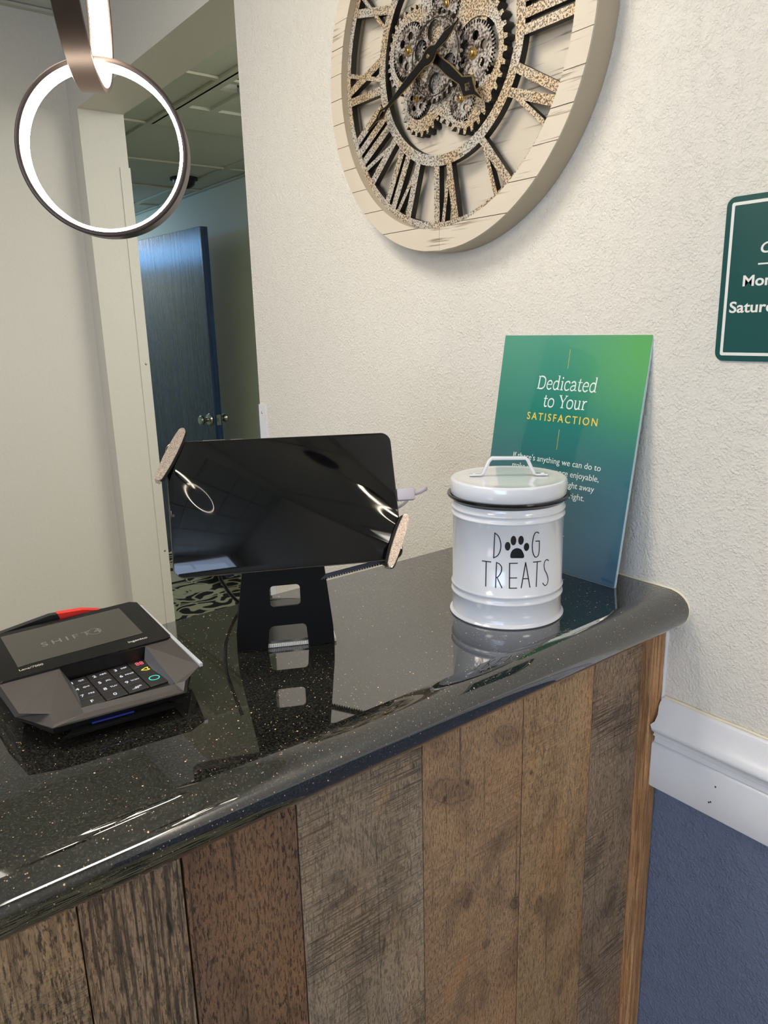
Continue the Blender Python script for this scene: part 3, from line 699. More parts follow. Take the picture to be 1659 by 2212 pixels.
def pendant(loc, label, rings):
    t = thing('ring_pendant_lamp', label, 'lamp', loc)
    top = max(c[2]+R for c, nrm, R in rings)
    for c, nrm, R in rings: ring_part(t, c, nrm, R)
    bm = bmesh.new(); tube(bm, [(rings[-1][0][0], rings[-1][0][1], top-.003), (rings[-1][0][0], rings[-1][0][1], ZC-loc[2]-.02)], .0015, 8); obj_('cord', bm, m_black, t)
    bm = bmesh.new(); lathe(bm, [(0, -.025), (.055, -.025), (.06, -.02), (.06, 0), (0, 0)], 32); obj_('canopy', bm, m_lamp, t, loc=(rings[-1][0][0], rings[-1][0][1], ZC-loc[2]), smooth=40)
    return t
c1 = Vector((.254, .739, .159))
n1 = Vector((-.317-.16, -.924+.12, -.199+.20))
th2 = math.radians(8.6); vd = Vector((.325, .946)).normalized()
e2 = Vector((vd.x*math.cos(th2)+vd.y*math.sin(th2), -vd.x*math.sin(th2)+vd.y*math.cos(th2)))
n2 = Vector((e2.y, -e2.x, 0))
pendant(tuple(c1), 'interlocked ring pendant lamp, lit on the inside, hanging over the tablet', [((0, 0, 0), n1, .075), ((-.005, .004, .150), n2, .098), ((0, 0, .31), (.2, -1, .1), .085)])
pendant((.53, -.42, .47), 'ring pendant lamp with bronze rings hanging behind the viewer to the right', [((0, 0, 0), (.2, -1, .3), .075), ((.02, 0, .12), (1, -.2, 0), .09)])
pendant((-.50, -.45, .50), 'ring pendant lamp with bronze rings hanging behind the viewer to the left', [((0, 0, 0), (-.4, -1, .3), .11), ((.02, 0, .15), (1, -.2, 0), .08)])

# ------------------------------------------------------------------ signs
m_signgreen = mat('dark green sign paint', srgb(22, 78, 76), .3, bump=(40, .0004, 2))
m_signwhite = mat('sign white', srgb(232, 230, 224), .4)
hs = thing('hours_sign', 'dark green wall sign with white border and opening hours, right edge of the wall', 'sign', (XW, .335, .034))
hs.rotation_euler = Matrix(((0, 0, -1), (-1, 0, 0), (0, 1, 0))).to_euler()
w_, h_ = .167, .1597
bm = bmesh.new(); prism(bm, rrect(w_, h_, .009), .0005, .0022); obj_('plate', bm, m_signgreen, hs)
me = curve_mesh('border', [rrect(w_-.011, h_-.011, .0022), rrect(w_-.017, h_-.017, .001)], .0003); obj('border', me, m_signwhite, hs, loc=(0, 0, .0022))
def L_(y): return .335-y
me = text_mesh('lettering', 'Office', .0145, shear=.18, offset=.00022, width=.040); obj('lettering', me, m_signwhite, hs, loc=(L_(.3802), .0585-.034, .0024))
me = text_mesh('lettering', 'Monday', .0145, offset=.0003, width=.0535); obj('lettering', me, m_signwhite, hs, loc=(L_(.3952), .0280-.034, .0024))
me = text_mesh('lettering', 'Saturday', .0152, offset=.0003, width=.0615); obj('lettering', me, m_signwhite, hs, loc=(L_(.4068), .0025-.034, .0024))
obj_('underline', bx(L_(.3816), L_(.3816)+.05, .0475-.034, .0490-.034, .0022, .0025), m_signwhite, hs)

def poster_mat():
    m = bpy.data.materials.new('green gradient acrylic print'); nt, b = sh(m); b.inputs['Roughness'].default_value = .03; b.inputs['IOR'].default_value = 1.52; b.inputs['Coat Weight'].default_value = .5
    tc = N(nt, 'ShaderNodeTexCoord'); sp = N(nt, 'ShaderNodeSeparateXYZ'); nt.links.new(tc.outputs['Object'], sp.inputs[0])
    y = math_(nt, 'DIVIDE', sp.outputs[1], .296)
    base = ramp(nt, y, [(0, srgb(62, 92, 116)), (.38, srgb(58, 104, 118)), (.66, srgb(44, 126, 112)), (1, srgb(84, 154, 130))])
    dx = math_(nt, 'SUBTRACT', sp.outputs[0], .235); dy = math_(nt, 'SUBTRACT', sp.outputs[1], .285)
    r = math_(nt, 'SQRT', math_(nt, 'ADD', math_(nt, 'MULTIPLY', dx, dx), math_(nt, 'MULTIPLY', dy, dy)))
    g = ramp(nt, math_(nt, 'DIVIDE', r, .15), [(0, (1,)*3), (1, (0,)*3)], 'EASE')
    nt.links.new(mix(nt, g, base, srgb(98, 172, 100)), b.inputs['Base Color']); return m
al = .16243
ps = thing('acrylic_poster', 'green glossy acrylic poster leaning on the wall behind the white jar', 'poster', (.7172, .7192, -.3098))
ex = Vector((0, -1, 0)); ez = Vector((-math.cos(al), 0, math.sin(al))); ey = ez.cross(ex)
ps.rotation_euler = Matrix((ex, ey, ez)).transposed().to_euler()
bm = bmesh.new(); box(bm, 0, .2253, 0, .2955, -.0032, 0, bev=.0006); obj_('panel', bm, poster_mat(), ps)
m_edge = mat('clear acrylic edge', srgb(175, 195, 205), .08, ior=1.5)
bm = bmesh.new(); box(bm, .2253, .2259, .0003, .2952, -.0030, -.0002); box(bm, .0003, .225, -.0006, 0, -.003, -.0002); obj_('polished_edge', bm, m_edge, ps)
m_yel = mat('yellow print', srgb(232, 200, 84), .4); m_wp = mat('white print', srgb(226, 236, 232), .4)
U = lambda u: u+.7192
ZT = .0003
# serif heading drawn glyph by glyph: (strokes as (points, width), advance)
GL = {
'D': ([([(.12, 0), (.12, .7)], .09), ([(.02, .02), (.3, .02)], .04), ([(.02, .68), (.3, .68)], .04), ([(.2, .68), (.42, .67), (.58, .55), (.62, .35), (.58, .15), (.42, .03), (.2, .02)], .075)], .72),
'e': ([([(.09, .27), (.42, .27)], .045), ([(.42, .27), (.39, .42), (.25, .48), (.11, .40), (.06, .24), (.11, .08), (.26, .01), (.43, .09)], .07)], .50),
'd': ([([(.41, .41), (.28, .47), (.13, .41), (.06, .24), (.11, .07), (.25, .01), (.41, .11)], .07), ([(.43, .01), (.43, .76)], .085), ([(.33, .74), (.45, .745)], .04), ([(.43, .02), (.55, .03)], .04)], .58),
'i': ([([(.14, 0), (.14, .48)], .085), ([(.03, .02), (.26, .02)], .04), ([(.04, .46), (.15, .47)], .04), ([(.14, .60), (.14, .69)], .09)], .29),
'c': ([([(.41, .37), (.36, .46), (.24, .48), (.1, .41), (.06, .24), (.11, .07), (.25, .01), (.42, .08)], .07)], .46),
'a': ([([(.08, .40), (.2, .48), (.33, .46), (.385, .35), (.385, .08)], .075), ([(.38, .07), (.43, .02), (.52, .04)], .045), ([(.38, .28), (.2, .26), (.08, .18), (.08, .06), (.2, .01), (.37, .09)], .065)], .53),
't': ([([(.17, .64), (.15, .4), (.15, .12), (.22, .02), (.35, .05)], .08), ([(.03, .46), (.34, .46)], .045)], .37),
'o': ([([(.27, .48), (.11, .41), (.06, .24), (.11, .07), (.27, .01), (.43, .07), (.48, .24), (.43, .41), (.27, .48)], .07)], .55),
'Y': ([([(.09, .68), (.34, .32)], .085), ([(.34, .32), (.57, .68)], .05), ([(.34, 0), (.34, .33)], .085), ([(0, .68), (.22, .68)], .04), ([(.46, .68), (.66, .68)], .04), ([(.22, .02), (.46, .02)], .04)], .62),
'u': ([([(.12, .48), (.12, .15), (.2, .02), (.32, .03), (.43, .12)], .078), ([(.43, 0), (.43, .48)], .08), ([(.02, .465), (.13, .465)], .04), ([(.33, .465), (.44, .465)], .04), ([(.43, .02), (.54, .02)], .04)], .57),
'r': ([([(.13, 0), (.13, .48)], .08), ([(.03, .02), (.27, .02)], .04), ([(.03, .465), (.14, .465)], .04), ([(.14, .3), (.24, .44), (.37, .46)], .065)], .40), ' ': ([], .28)}
def serif(txt, u0, u1, v, hgt):
    adv = sum(GL[c][1] for c in txt)-.05; kx_ = (u1-u0)/adv; ky_ = hgt/.7; bm = bmesh.new(); pen = 0; lay = 0
    for c in txt:
        for pts, wd in GL[c][0]:
            P2 = [Vector((pen+x, y, 0)) for x, y in pts]
            if len(P2) > 2: P2 = spline(P2, 4)
            Lv, Rv = [], []; lay = (lay+1) % 5
            for i, p in enumerate(P2):
                t = (P2[min(i+1, len(P2)-1)]-P2[max(i-1, 0)]).normalized(); nn = Vector((-t.y, t.x, 0))*wd/2
                for lst, sg in ((Lv, 1), (Rv, -1)):
                    q_ = p+nn*sg; lst.append(bm.verts.new((q_.x*kx_+.07*q_.y*ky_, q_.y*ky_, .00003*lay)))
            for i in range(len(P2)-1): bm.faces.new((Rv[i], Rv[i+1], Lv[i+1], Lv[i]))
        pen += GL[c][1]
    return obj_('lettering', bm, m_wp, ps, loc=(u0, v, ZT), recalc=False)
serif('Dedicated', U(-.6520), U(-.5595), .2262, .0165)
serif('to Your', U(-.6390), U(-.5712), .2040, .0160)
me = text_mesh('lettering', 'SATISFACTION', .0135, extrude=.00012, offset=.00012, spacing=1.35, width=.111); obj('lettering', me, m_yel, ps, loc=(U(-.6618), .1862, ZT))
for (y0, y1) in ((.2532, .277), (.1514, .1773)): obj_('rule_line', bx(U(-.6066), U(-.6062), y0, y1, 0, .0003), m_yel, ps)
for i, (s, wd) in enumerate((("If there's anything we can do to", .1405), ("make your stay more enjoyable,", .1395), ("please let us know right away", .1305), ("and we'll make it right.", .106))):
    me = text_mesh('lettering', s, .0108, 'CENTER', extrude=.0001, width=wd); obj('lettering', me, m_wp, ps, loc=(U(-.6068), .1335-.0132*i, ZT))
obj_('rule_line', bx(U(-.6066)-.01, U(-.6062)+.030, .0455, .0462, 0, .0003), m_yel, ps)

# dark sign on the far back wall, mirrored in the poster
bs = thing('lobby_sign', 'dark green rounded sign on the back wall left of the view', 'sign', (-1.55, 2.499, .32))
bm = bmesh.new(); prism(bm, rrect(.42, .62, .05), 0, .015, frame=lambda x, y, z: Vector((x, -z, y))); obj_('plate', bm, m_signgreen, bs)

# ------------------------------------------------------------------ dog treat jar
jr = thing('treat_jar', 'white enamel lidded tin lettered DOG TREATS with a paw print, in front of the poster', 'jar', (.5757, .5341, -.31))
Rb = .0590
def bead(z, r=.0016, h=.0042, R=Rb): return [(R, z-h/2), (R+r*.7, z-h*.25), (R+r, z), (R+r*.7, z+h*.25), (R, z+h/2)]
pr = [(0, 0), (.0602, 0), (.0616, .0006), (.0620, .0016), (.0612, .0026), (.0595, .0034), (Rb, .005)] + bead(.0262) + bead(.0345) + bead(.1125) + bead(.1195) + [(Rb, .1262), (Rb-.001, .127), (0, .127)]
bm = bmesh.new(); lathe(bm, pr, 128); obj_('body', bm, m_white, jr, smooth=50)
bm = bmesh.new(); lathe(bm, [(.0585, .1262), (.0605, .1285), (.0640, .1305), (.0650, .1322), (.0643, .1336), (.0625, .1338), (.06, .132), (.0585, .1285)], 128); obj_('black_rim', bm, mat('black enamel', srgb(12, 12, 12), .15), jr, smooth=50)
bm = bmesh.new(); lathe(bm, [(.0600, .1325), (.0614, .1345), (.0614, .1478), (.0606, .1494), (.0590, .1500), (.0575, .1497), (.045, .1501), (0, .1504)], 128); ld = obj_('lid', bm, m_white, jr, smooth=50)
ha = math.radians(-42)          # handle direction, square to the view
hd = Vector((math.cos(ha), math.sin(ha), 0)); hz = .1503
pts = [hd*-.041+Vector((0, 0, hz+.0012)), hd*-.029+Vector((0, 0, hz+.0014)), hd*-.0265+Vector((0, 0, hz+.003)), hd*-.0205+Vector((0, 0, hz+.0165)), hd*-.0175+Vector((0, 0, hz+.0192)), hd*.0175+Vector((0, 0, hz+.0192)), hd*.0205+Vector((0, 0, hz+.0165)), hd*.0265+Vector((0, 0, hz+.003)), hd*.029+Vector((0, 0, hz+.0014)), hd*.041+Vector((0, 0, hz+.0012))]
pd = Vector((-hd.y, hd.x, 0)); bm = bmesh.new(); rows = []
for i, p in enumerate(pts):
    t = (pts[min(i+1, 9)]-pts[max(i-1, 0)]).normalized(); nn = pd.cross(t).normalized(); wv = .0052 if i in (0, 1, 8, 9) else .0040
    hh = .0008 if i in (0, 1, 8, 9) else .0016
    rows.append([bm.verts.new(p+pd*a+nn*b_) for a, b_ in ((-wv, -hh*.3), (-wv*.8, -hh), (wv*.8, -hh), (wv, -hh*.3), (wv*.8, hh), (0, hh*1.3), (-wv*.8, hh))])
for a, b_ in zip(rows, rows[1:]):
    for j in range(7): bm.faces.new((a[j], a[(j+1) % 7], b_[(j+1) % 7], b_[j]))
bm.faces.new(rows[0]); bm.faces.new(rows[-1]); hn = obj_('handle', bm, m_white, ld, smooth=60)
for s in (-1, 1):
    bm = bmesh.new(); lathe(bm, [(0, .0030), (.0016, .0027), (.0024, .0018), (.0026, .001)], 16); obj_('rivet', bm, m_white, ld, loc=tuple(hd*s*.036+Vector((0, 0, hz+.0003))), smooth=50)
JS = {'D': [[(-149.3, .1033), (-150.1, .0769)], [(-149.3, .1033), (-145.5, .0999), (-143.3, .0928), (-143.6, .0855), (-146.1, .0798), (-150.1, .0769)]],
'G': [[(-105.2, .1019), (-107.2, .1031), (-109.6, .1022), (-111.3, .0974), (-112.1, .0902), (-111.4, .0829), (-109.4, .078), (-107.4, .0769), (-105.0, .0788), (-104.2, .0846), (-104.3, .0933)], [(-104.3, .0936), (-108.4, .0939)]],
'T': [[(-161.9, .0721), (-152.9, .0723)], [(-157.7, .0721), (-158.0, .0454)]],
'R': [[(-147.2, .0722), (-147.8, .0453)], [(-147.2, .0722), (-144.2, .0708), (-142.1, .0672), (-142.8, .0616), (-145.3, .0573), (-147.0, .0562)], [(-146.2, .0558), (-141.5, .0454)]],
'E': [[(-126.8, .0721), (-134.4, .0721)], [(-134.4, .0721), (-134.2, .0454)], [(-134.2, .0454), (-127.0, .0454)], [(-134.3, .0564), (-127.2, .0564)]],
'A': [[(-122.5, .0455), (-118.6, .0724)], [(-118.6, .0724), (-113.5, .0453)], [(-121.1, .0552), (-115.3, .0549)]],
'T ': [[(-110.5, .072), (-101.7, .0716)], [(-106.0, .0719), (-106.5, .0451)]],
'S': [[(-91.7, .0703), (-93.8, .0719), (-96.4, .0709), (-97.7, .0669), (-96.4, .0611), (-93.2, .0557), (-91.4, .0497), (-92.7, .0452), (-95.7, .0442), (-98.7, .0475)]]}
PAW = [[(-133.9, .079), (-133.7, .0818), (-132.3, .0854), (-129.4, .0877), (-126.5, .0879), (-123.5, .0866), (-121.5, .0833), (-120.3, .0796), (-120.7, .0777), (-122.0, .0772), (-132.6, .0775), (-133.6, .078)]]
for (u, v, ru, rv) in ((-136.6, .0900, 2.75, .0046), (-131.1, .0960, 2.75, .0050), (-123.8, .0961, 2.75, .0048), (-118.1, .0888, 2.8, .0043)):
    PAW.append([(u+ru*math.cos(2*PI*i/16), v+rv*math.sin(2*PI*i/16)) for i in range(16)])
def cylp(a, z, rr=Rb+.00025): a = math.radians(a); return (rr*math.cos(a), rr*math.sin(a), z)
bm = bmesh.new()
def stroke(pts, hw=.00052):
    P2 = [Vector((math.radians(a)*Rb, z)) for a, z in pts]
    if len(P2) > 2: P2 = [Vector((p.x, p.y)) for p in spline([(p.x, p.y, 0) for p in P2], 5)]
    L = []; R_ = []
    for i, p in enumerate(P2):
        t = (P2[min(i+1, len(P2)-1)]-P2[max(i-1, 0)]).normalized(); nn = Vector((-t.y, t.x))
        e = t*hw*(-1 if i == 0 else 1 if i == len(P2)-1 else 0)*.7
        for lst, s in ((L, 1), (R_, -1)):
            q = p+nn*hw*s+e; lst.append(bm.verts.new(cylp(math.degrees(q.x/Rb), q.y)))
    n_ = len(P2)
    for i in range(n_-1): bm.faces.new((L[i], L[i+1], R_[i+1], R_[i]))
for g in JS.values():
    for s in g:
        if len(s) == 2:
            (a0, z0), (a1, z1) = s; s = [(a0+(a1-a0)*i/6, z0+(z1-z0)*i/6) for i in range(7)]
        stroke(s)
obj_('lettering', bm, m_print, jr, recalc=False)
for s in PAW:
    bm = bmesh.new(); cu_, cv = sum(p[0] for p in s)/len(s), sum(p[1] for p in s)/len(s)
    if len(s) == 12:
        P_ = [(p.x, p.y) for p in spline([(a, z, 0) for a, z in s[:10]], 4)] + s[10:]; s = P_
    c_ = bm.verts.new(cylp(cu_, cv)); vs = [bm.verts.new(cylp(a, z)) for a, z in s]
    for i in range(len(vs)): bm.faces.new((c_, vs[i], vs[(i+1) % len(vs)]))
    obj_('paw_print', bm, m_print, jr, recalc=False)

# ------------------------------------------------------------------ tablet stand
st = thing('tablet_stand', 'black bent metal tablet stand with cut-out windows on the counter', 'stand', (.2928, .6258, -.31), (0, 0, math.radians(-26.35)))
T = .0022
me = curve_mesh('base_plate', [[(.002, .004), (.094, .004), (.094, .112), (.09, .118), (.006, .118), (.002, .112)]], T); two_tone(me, [m_blackgloss, mat('plate edge painted highlight', srgb(120, 120, 118), .3, metal=.8)]); obj('base_plate', me, m_blackgloss, st, loc=(0, 0, .0045))  # side faces coloured lighter to draw the plate's edge highlight
me = curve_mesh('pad', [[(.0005, .0028), (.0985, .0028), (.0985, .03), (.0005, .03)]], .0036)
pad = obj('adhesive_pad', me, mat('white gel pad', srgb(214, 212, 208), .3), st, loc=(0, 0, .0003))
bm = bmesh.new()
for i in range(50): box(bm, .0006+i*.00195, .0006+i*.00195+.0011, .0019, .0029, .0004, .0036)
obj_('pad_ridges', bm, mat('white ridged gel', srgb(226, 224, 220), .3), pad, kind='stuff')
def plate_loops():
    o = [(0, .0005)] + [(.030, .0005), (.0322, .0205), (.0345, .0232), (.0365, .0240), (.0655, .0240), (.0680, .0225), (.0690, .0200), (.0705, .0005)] + [(.0962, .0005), (.0955, .02), (.086, .115), (.082, .120), (.019, .120), (.015, .115), (.0005, .02)]
    win_ = [(x+.0497, y+.0548) for x, y in rrect(.0295, .0215, .004, 5)]
    return [o, win_]
me = curve_mesh('front_plate', plate_loops(), T)
fp = obj('front_plate', me, m_blackmetal, st, loc=(0, .0018, .0002), rot=(PI/2, 0, 0))
for (x, y) in ((.012, .095), (.012, .035), (.08, .095), (.08, .035)):
    bm = bmesh.new(); lathe(bm, [(0, .0012), (.0018, .001), (.0026, 0)], 16); obj_('screw', bm, m_chrome, st, loc=(x, y, .0067), smooth=40)
# holder head, joint and clamp: parts of the stand, built in the tablet's frame
TM = Matrix.Rotation(math.radians(-22.36), 3, 'Z') @ Matrix.Rotation(math.radians(-22.85), 3, 'X') @ Matrix.Rotation(math.radians(1.06), 3, 'Y')
W_T, H_T = .2125, .1247
tc_ = Vector((.3390, .5928, -.1600))
stm = Matrix.Translation(R3((.2928, .6258, -.31))) @ Matrix.Rotation(math.radians(-26.35), 4, 'Z')
tab4 = Matrix.Translation(R3(tc_)) @ TM.to_4x4(); rel = stm.inverted() @ tab4
def tpart(name, bm, mats, smooth=None, parent=st):
    bmesh.ops.recalc_face_normals(bm, faces=bm.faces[:])
    if parent is st: bm.transform(rel)
    me = bpy.data.meshes.new(name); bm.to_mesh(me); bm.free(); return obj(name, me, mats, parent, smooth=smooth)
fXZ = lambda x, y, z: Vector((x, -z, y))
def rot2(pts, a, cx, cy): return [(cx+x*math.cos(a)-y*math.sin(a), cy+x*math.sin(a)+y*math.cos(a)) for x, y in pts]
m_clip = bpy.data.materials.new('sparkled champagne metal'); nt, b = sh(m_clip)
b.inputs['Metallic'].default_value = .7; b.inputs['Roughness'].default_value = .4
nz = N(nt, 'ShaderNodeTexNoise'); nz.inputs['Scale'].default_value = 1400; nt.links.new(coords(nt), nz.inputs['Vector'])
nt.links.new(ramp(nt, nz.outputs[0], [(.35, srgb(150, 132, 122)), (.65, srgb(226, 208, 192))]), b.inputs['Base Color'])
m_clipedge = mat('polished clip edge', srgb(210, 196, 182), .2, metal=.9)
lens = []
for i in range(25):
    t = -1+2*i/24; lens.append((.0047*(1-.42*abs(t)**2.4)*math.sqrt(max(0, 1-max(0, (abs(t)-.90)/.1)**2*.85)), t*.0268))
lens = lens + [(-x, y) for x, y in lens[::-1]]
for (cx_, cz_, ang, sgn) in ((-.1015, .0497, -.505, 1), (.1010, -.0450, -.430, -1)):
    bm = bmesh.new(); prism(bm, rot2([(x*.95, y*.985) for x, y in lens], ang, cx_, cz_), .0090, .0104, frame=fXZ); tpart('clip_face', bm, m_clip)
    bm = bmesh.new(); prism(bm, rot2(lens, ang, cx_, cz_), .0066, .0092, frame=fXZ); tpart('clip_edge', bm, m_clipedge)
    bm = bmesh.new(); prism(bm, rot2([(x*.92+.0022*sgn, y*.95) for x, y in lens], ang, cx_, cz_), .0042, .0082, frame=fXZ); tpart('clip_pad', bm, m_rubber)
    for e_ in (1, -1):
        ez_ = .0232*e_; px_, pz_ = rot2([(-.0008*sgn, ez_)], ang, cx_, cz_)[0]
        px_ = (max if px_ > 0 else min)(px_, (W_T/2+.0022)*(1 if px_ > 0 else -1)) if abs(pz_) < H_T/2 else px_
        bm = bmesh.new(); prism(bm, rot2([(-.0021, -.0030), (.0021, -.0030), (.0021, .0030), (-.0021, .0030)], ang, px_, pz_), -.010, .0070, frame=fXZ); tpart('clip_post', bm, m_clipedge)
# diagonal ratchet arm behind the tablet and the head block
bm = bmesh.new(); prism(bm, bar(-.104, .060, .104, -.060, .022), -.020, -.0075, frame=fXZ); tpart('clamp_arm', bm, m_black)
bm = bmesh.new()
def rb(x): f = (x-.030)/(.0955-.030); return Vector((x, .040-.026*f, -.0705+.0097*f))
A_, B_ = rb(.030), rb(.0955)
for (o1, o2, th_) in ((.0024, -.0012, .004),):
    vs = [bm.verts.new(p+Vector((0, dy, dz))) for p in (A_, B_) for dy, dz in ((-.002, .0026), (.002, .0026), (.002, -.0014), (-.002, -.0014))]
    for f_ in ((0, 1, 2, 3), (4, 7, 6, 5), (0, 4, 5, 1), (1, 5, 6, 2), (2, 6, 7, 3), (3, 7, 4, 0)): bm.faces.new([vs[k] for k in f_])
for i in range(26):
    p = rb(.0315+i*.0024); box(bm, p.x, p.x+.0013, p.y-.002, p.y+.002, p.z-.0026, p.z-.0012)
tpart('ratchet_bar', bm, m_black)
bm = bmesh.new(); prism(bm, rrect(.05, .05, .006), -.030, -.0195, frame=fXZ); tpart('head_block', bm, m_black)
bm = bmesh.new(); p0 = rel @ Vector((0, .030, 0)); tube(bm, [tuple(p0), (.048, .004, .108)], .009, 16); obj_('joint', bm, m_black, st, smooth=50)

# ------------------------------------------------------------------ tablet
tb = thing('tablet', 'black tablet with its screen off, clamped tilted in the stand', 'tablet', tuple(tc_)); tb.rotation_euler = TM.to_euler()
W_, H_ = .2125, .1247
def slab_round(w_, h_, r, y0, y1, ins):
    bm = bmesh.new(); L = [(rrect(w_-2*ins, h_-2*ins, r), y0), (rrect(w_, h_, r), y0+ins), (rrect(w_, h_, r), y1-ins), (rrect(w_-2*ins, h_-2*ins, r), y1)]
    rows = [[bm.verts.new((x, y, z)) for x, z in pts] for pts, y in L]
    for a, b_ in zip(rows, rows[1:]):
        for i in range(len(a)): bm.faces.new((a[i], a[(i+1) % len(a)], b_[(i+1) % len(a)], b_[i]))
    bm.faces.new(rows[0]); bm.faces.new(rows[-1]); return bm
tbo = slab_round(W_, H_, .0095, -.0032, .0045, .001)
tbody = tpart('case', tbo, mat('grey tablet shell', srgb(120, 112, 104), .3, metal=.6), smooth=40, parent=tb)
m_scr = mat('dark glass', srgb(6, 6, 9), .06, ior=1.5)
nt, b = sh(m_scr)
nz = N(nt, 'ShaderNodeTexNoise'); nz.inputs['Scale'].default_value = 1; nz.inputs['Detail'].default_value = 5
nt.links.new(coords(nt, (6, 1, 34), (0, .35, 0)), nz.inputs['Vector'])
nt.links.new(ramp(nt, nz.outputs[0], [(.4, (.02,)*3), (.8, (.10,)*3)]), b.inputs['Roughness'])
tpart('screen_glass', slab_round(W_-.0012, H_-.0012, .009, -.0040, -.0031, .0003), m_scr, smooth=40, parent=tb)
bm = bmesh.new(); lathe(bm, [(0, .0002), (.0011, .0001), (.0013, 0)], 16); bmesh.ops.rotate(bm, verts=bm.verts, matrix=Matrix.Rotation(PI/2, 3, 'X')); bmesh.ops.translate(bm, verts=bm.verts, vec=(-.1025, -.0040, -.006)); tpart('camera_lens', bm, mat('lens glass', srgb(50, 50, 62), .15), parent=tb)
for (x0, x1) in ((-.072, -.052), (-.047, -.036)):
    tpart('side_button', bx(x0, x1, -.001, .0012, H_/2-.0003, H_/2+.0007, bev=.0002), m_clipedge, parent=tb)

# ------------------------------------------------------------------ charging cable
m_cable = mat('pale violet grey plastic', srgb(196, 188, 198), .4)
cbx = thing('charging_cable', 'pale charging cable plugged into the right edge of the tablet', 'cable', tuple(tc_)); cbx.rotation_euler = TM.to_euler()
bm = bmesh.new(); box(bm, W_/2+.0002, W_/2+.0185, -.0034, .0034, -.0058, .0062, bev=.0016); tpart('plug', bm, m_cable, smooth=40, parent=cbx)
cp = spline([(W_/2+.018, 0, .0010), (W_/2+.024, .001, .0022), (W_/2+.030, .004, .0048), (W_/2+.0335, .010, .0066), (W_/2+.0345, .017, .0072), (W_/2+.031, .023, .0066), (W_/2+.022, .026, .0022), (W_/2+.014, .0265, -.0050), (W_/2+.002, .028, -.0100), (.09, .034, -.0150), (.05, .05, -.020), (.0, .052, -.030), (-.04, .05, -.045)], 12)
bm = bmesh.new(); tube(bm, cp, [.0022*(1.0+.14*(i % 2)) if i < 44 else .0017 for i in range(len(cp))], 10); tpart('braided_cord', bm, m_cable, smooth=70, parent=cbx)
cb2 = thing('power_cable', 'black cable drooping behind the tablet onto the countertop', 'cable', (.3543, .7360, -.3085))
cp = spline([(-.024, -.03, .115), (-.026, -.004, .075), (-.0245, -.001, .042), (-.020, -.0005, .030), (-.012, 0, .0150), (.002, 0, .0022), (.03, -.01, .0012), (.055, -.03, .0012)], 8)
bm = bmesh.new(); tube(bm, cp, .0021, 12); obj_('cord', bm, m_black, cb2, smooth=60)

# ------------------------------------------------------------------ payment terminal
tm = thing('payment_terminal', 'black card payment terminal with keypad and dark display on the counter', 'card reader', (.157, .63, -.31))
m_term = mat('charcoal terminal plastic', srgb(62, 57, 55), .48, bump=(1800, .00012, 2))
m_termdark = mat('black terminal plastic', srgb(26, 25, 25), .4)
def q(x, y, z): return (x-.157, y-.63, z+.31)
# body: bottom outline, belt outline, deck outline with facets
def loft(bm, rings, caps=(True, True), mi=0):
    rows = [[bm.verts.new(p) for p in r] for r in rings]; n_ = len(rows[0])
    for a, b_ in zip(rows, rows[1:]):
        for i in range(n_): bm.faces.new((a[i], a[(i+1) % n_], b_[(i+1) % n_], b_[i])).material_index = mi
    if caps[0]: bm.faces.new(rows[0][::-1])
    if caps[1]: bm.faces.new(rows[-1])
    return rows
def outline(hx, yb, yf, cx_, cfy, z, z2=None, cb=.012):
    # points: back-left, back-right, right, front-right chamfer, front-left chamfer...
    z2 = z if z2 is None else z2
    return [q(.157-hx+cb, yb, z), q(.157+hx-cb, yb, z), q(.157+hx, yb-cb, z), q(.157+hx, cfy, z2), q(.157+cx_, yf, z2), q(.157-cx_, yf, z2), q(.157-hx, cfy, z2), q(.157-hx, yb-cb, z)]
bm = bmesh.new()
def ol(pts): return [q(*p) for p in pts]
loft(bm, [ol([(.096, .72, -.3088), (.218, .72, -.3088), (.228, .70, -.3088), (.226, .615, -.3088), (.203, .572, -.3088), (.115, .580, -.3088), (.096, .618, -.3088), (.092, .70, -.3088)]),
          ol([(.093, .733, -.299), (.223, .731, -.299), (.2345, .717, -.299), (.2345, .603, -.299), (.2085, .5545, -.299), (.1065, .5640, -.299), (.0895, .606, -.299), (.0835, .72, -.299)]),
          ol([(.092, .735, -.291), (.224, .733, -.291), (.2350, .720, -.291), (.2345, .594, -.292), (.2080, .5470, -.292), (.1055, .5590, -.292), (.0868, .5960, -.292), (.0830, .722, -.291)])], (True, True))
body = obj_('lower_shell', bm, m_termdark, tm)
def zt(y): return -.2735+.085*(y-.68)
xl, xr = .157-.0725, .157+.0735
kx0, kx1 = .1305, .2035
bm = bmesh.new()
V = {}
def P(n, x, y, z): V[n] = bm.verts.new(q(x, y, z))
P('bl', xl, .722, zt(.722)); P('br', xr-.006, .724, zt(.724)); P('br2', xr, .716, zt(.716))
P('ml', xl, .638, zt(.638)); P('mr', xr, .629, zt(.629))
P('k0', .1310, .6330, zt(.633)); P('k1', .2045, .6285, zt(.6285))
P('kf0', .1307, .5710, -.2885); P('kf1', .2041, .5612, -.2885)
P('fl', .0880, .5825, -.2830); P('fl2', .1071, .5712, -.2855); P('flv', .1075, .5627, -.2910)
P('fr', .2310, .5700, -.2830); P('fr2', .2110, .5560, -.2862); P('frv', .2065, .5500, -.2915)
P('sl', .0870, .5960, -.2922); P('sr', .2345, .5940, -.2922)
P('cl', .1055, .5590, -.2922); P('cr', .2080, .5470, -.2922)
P('sbl', .0830, .722, -.2912); P('sbr', .2350, .720, -.2912); P('bb0', .092, .735, -.2912); P('bb1', .224, .733, -.2912)
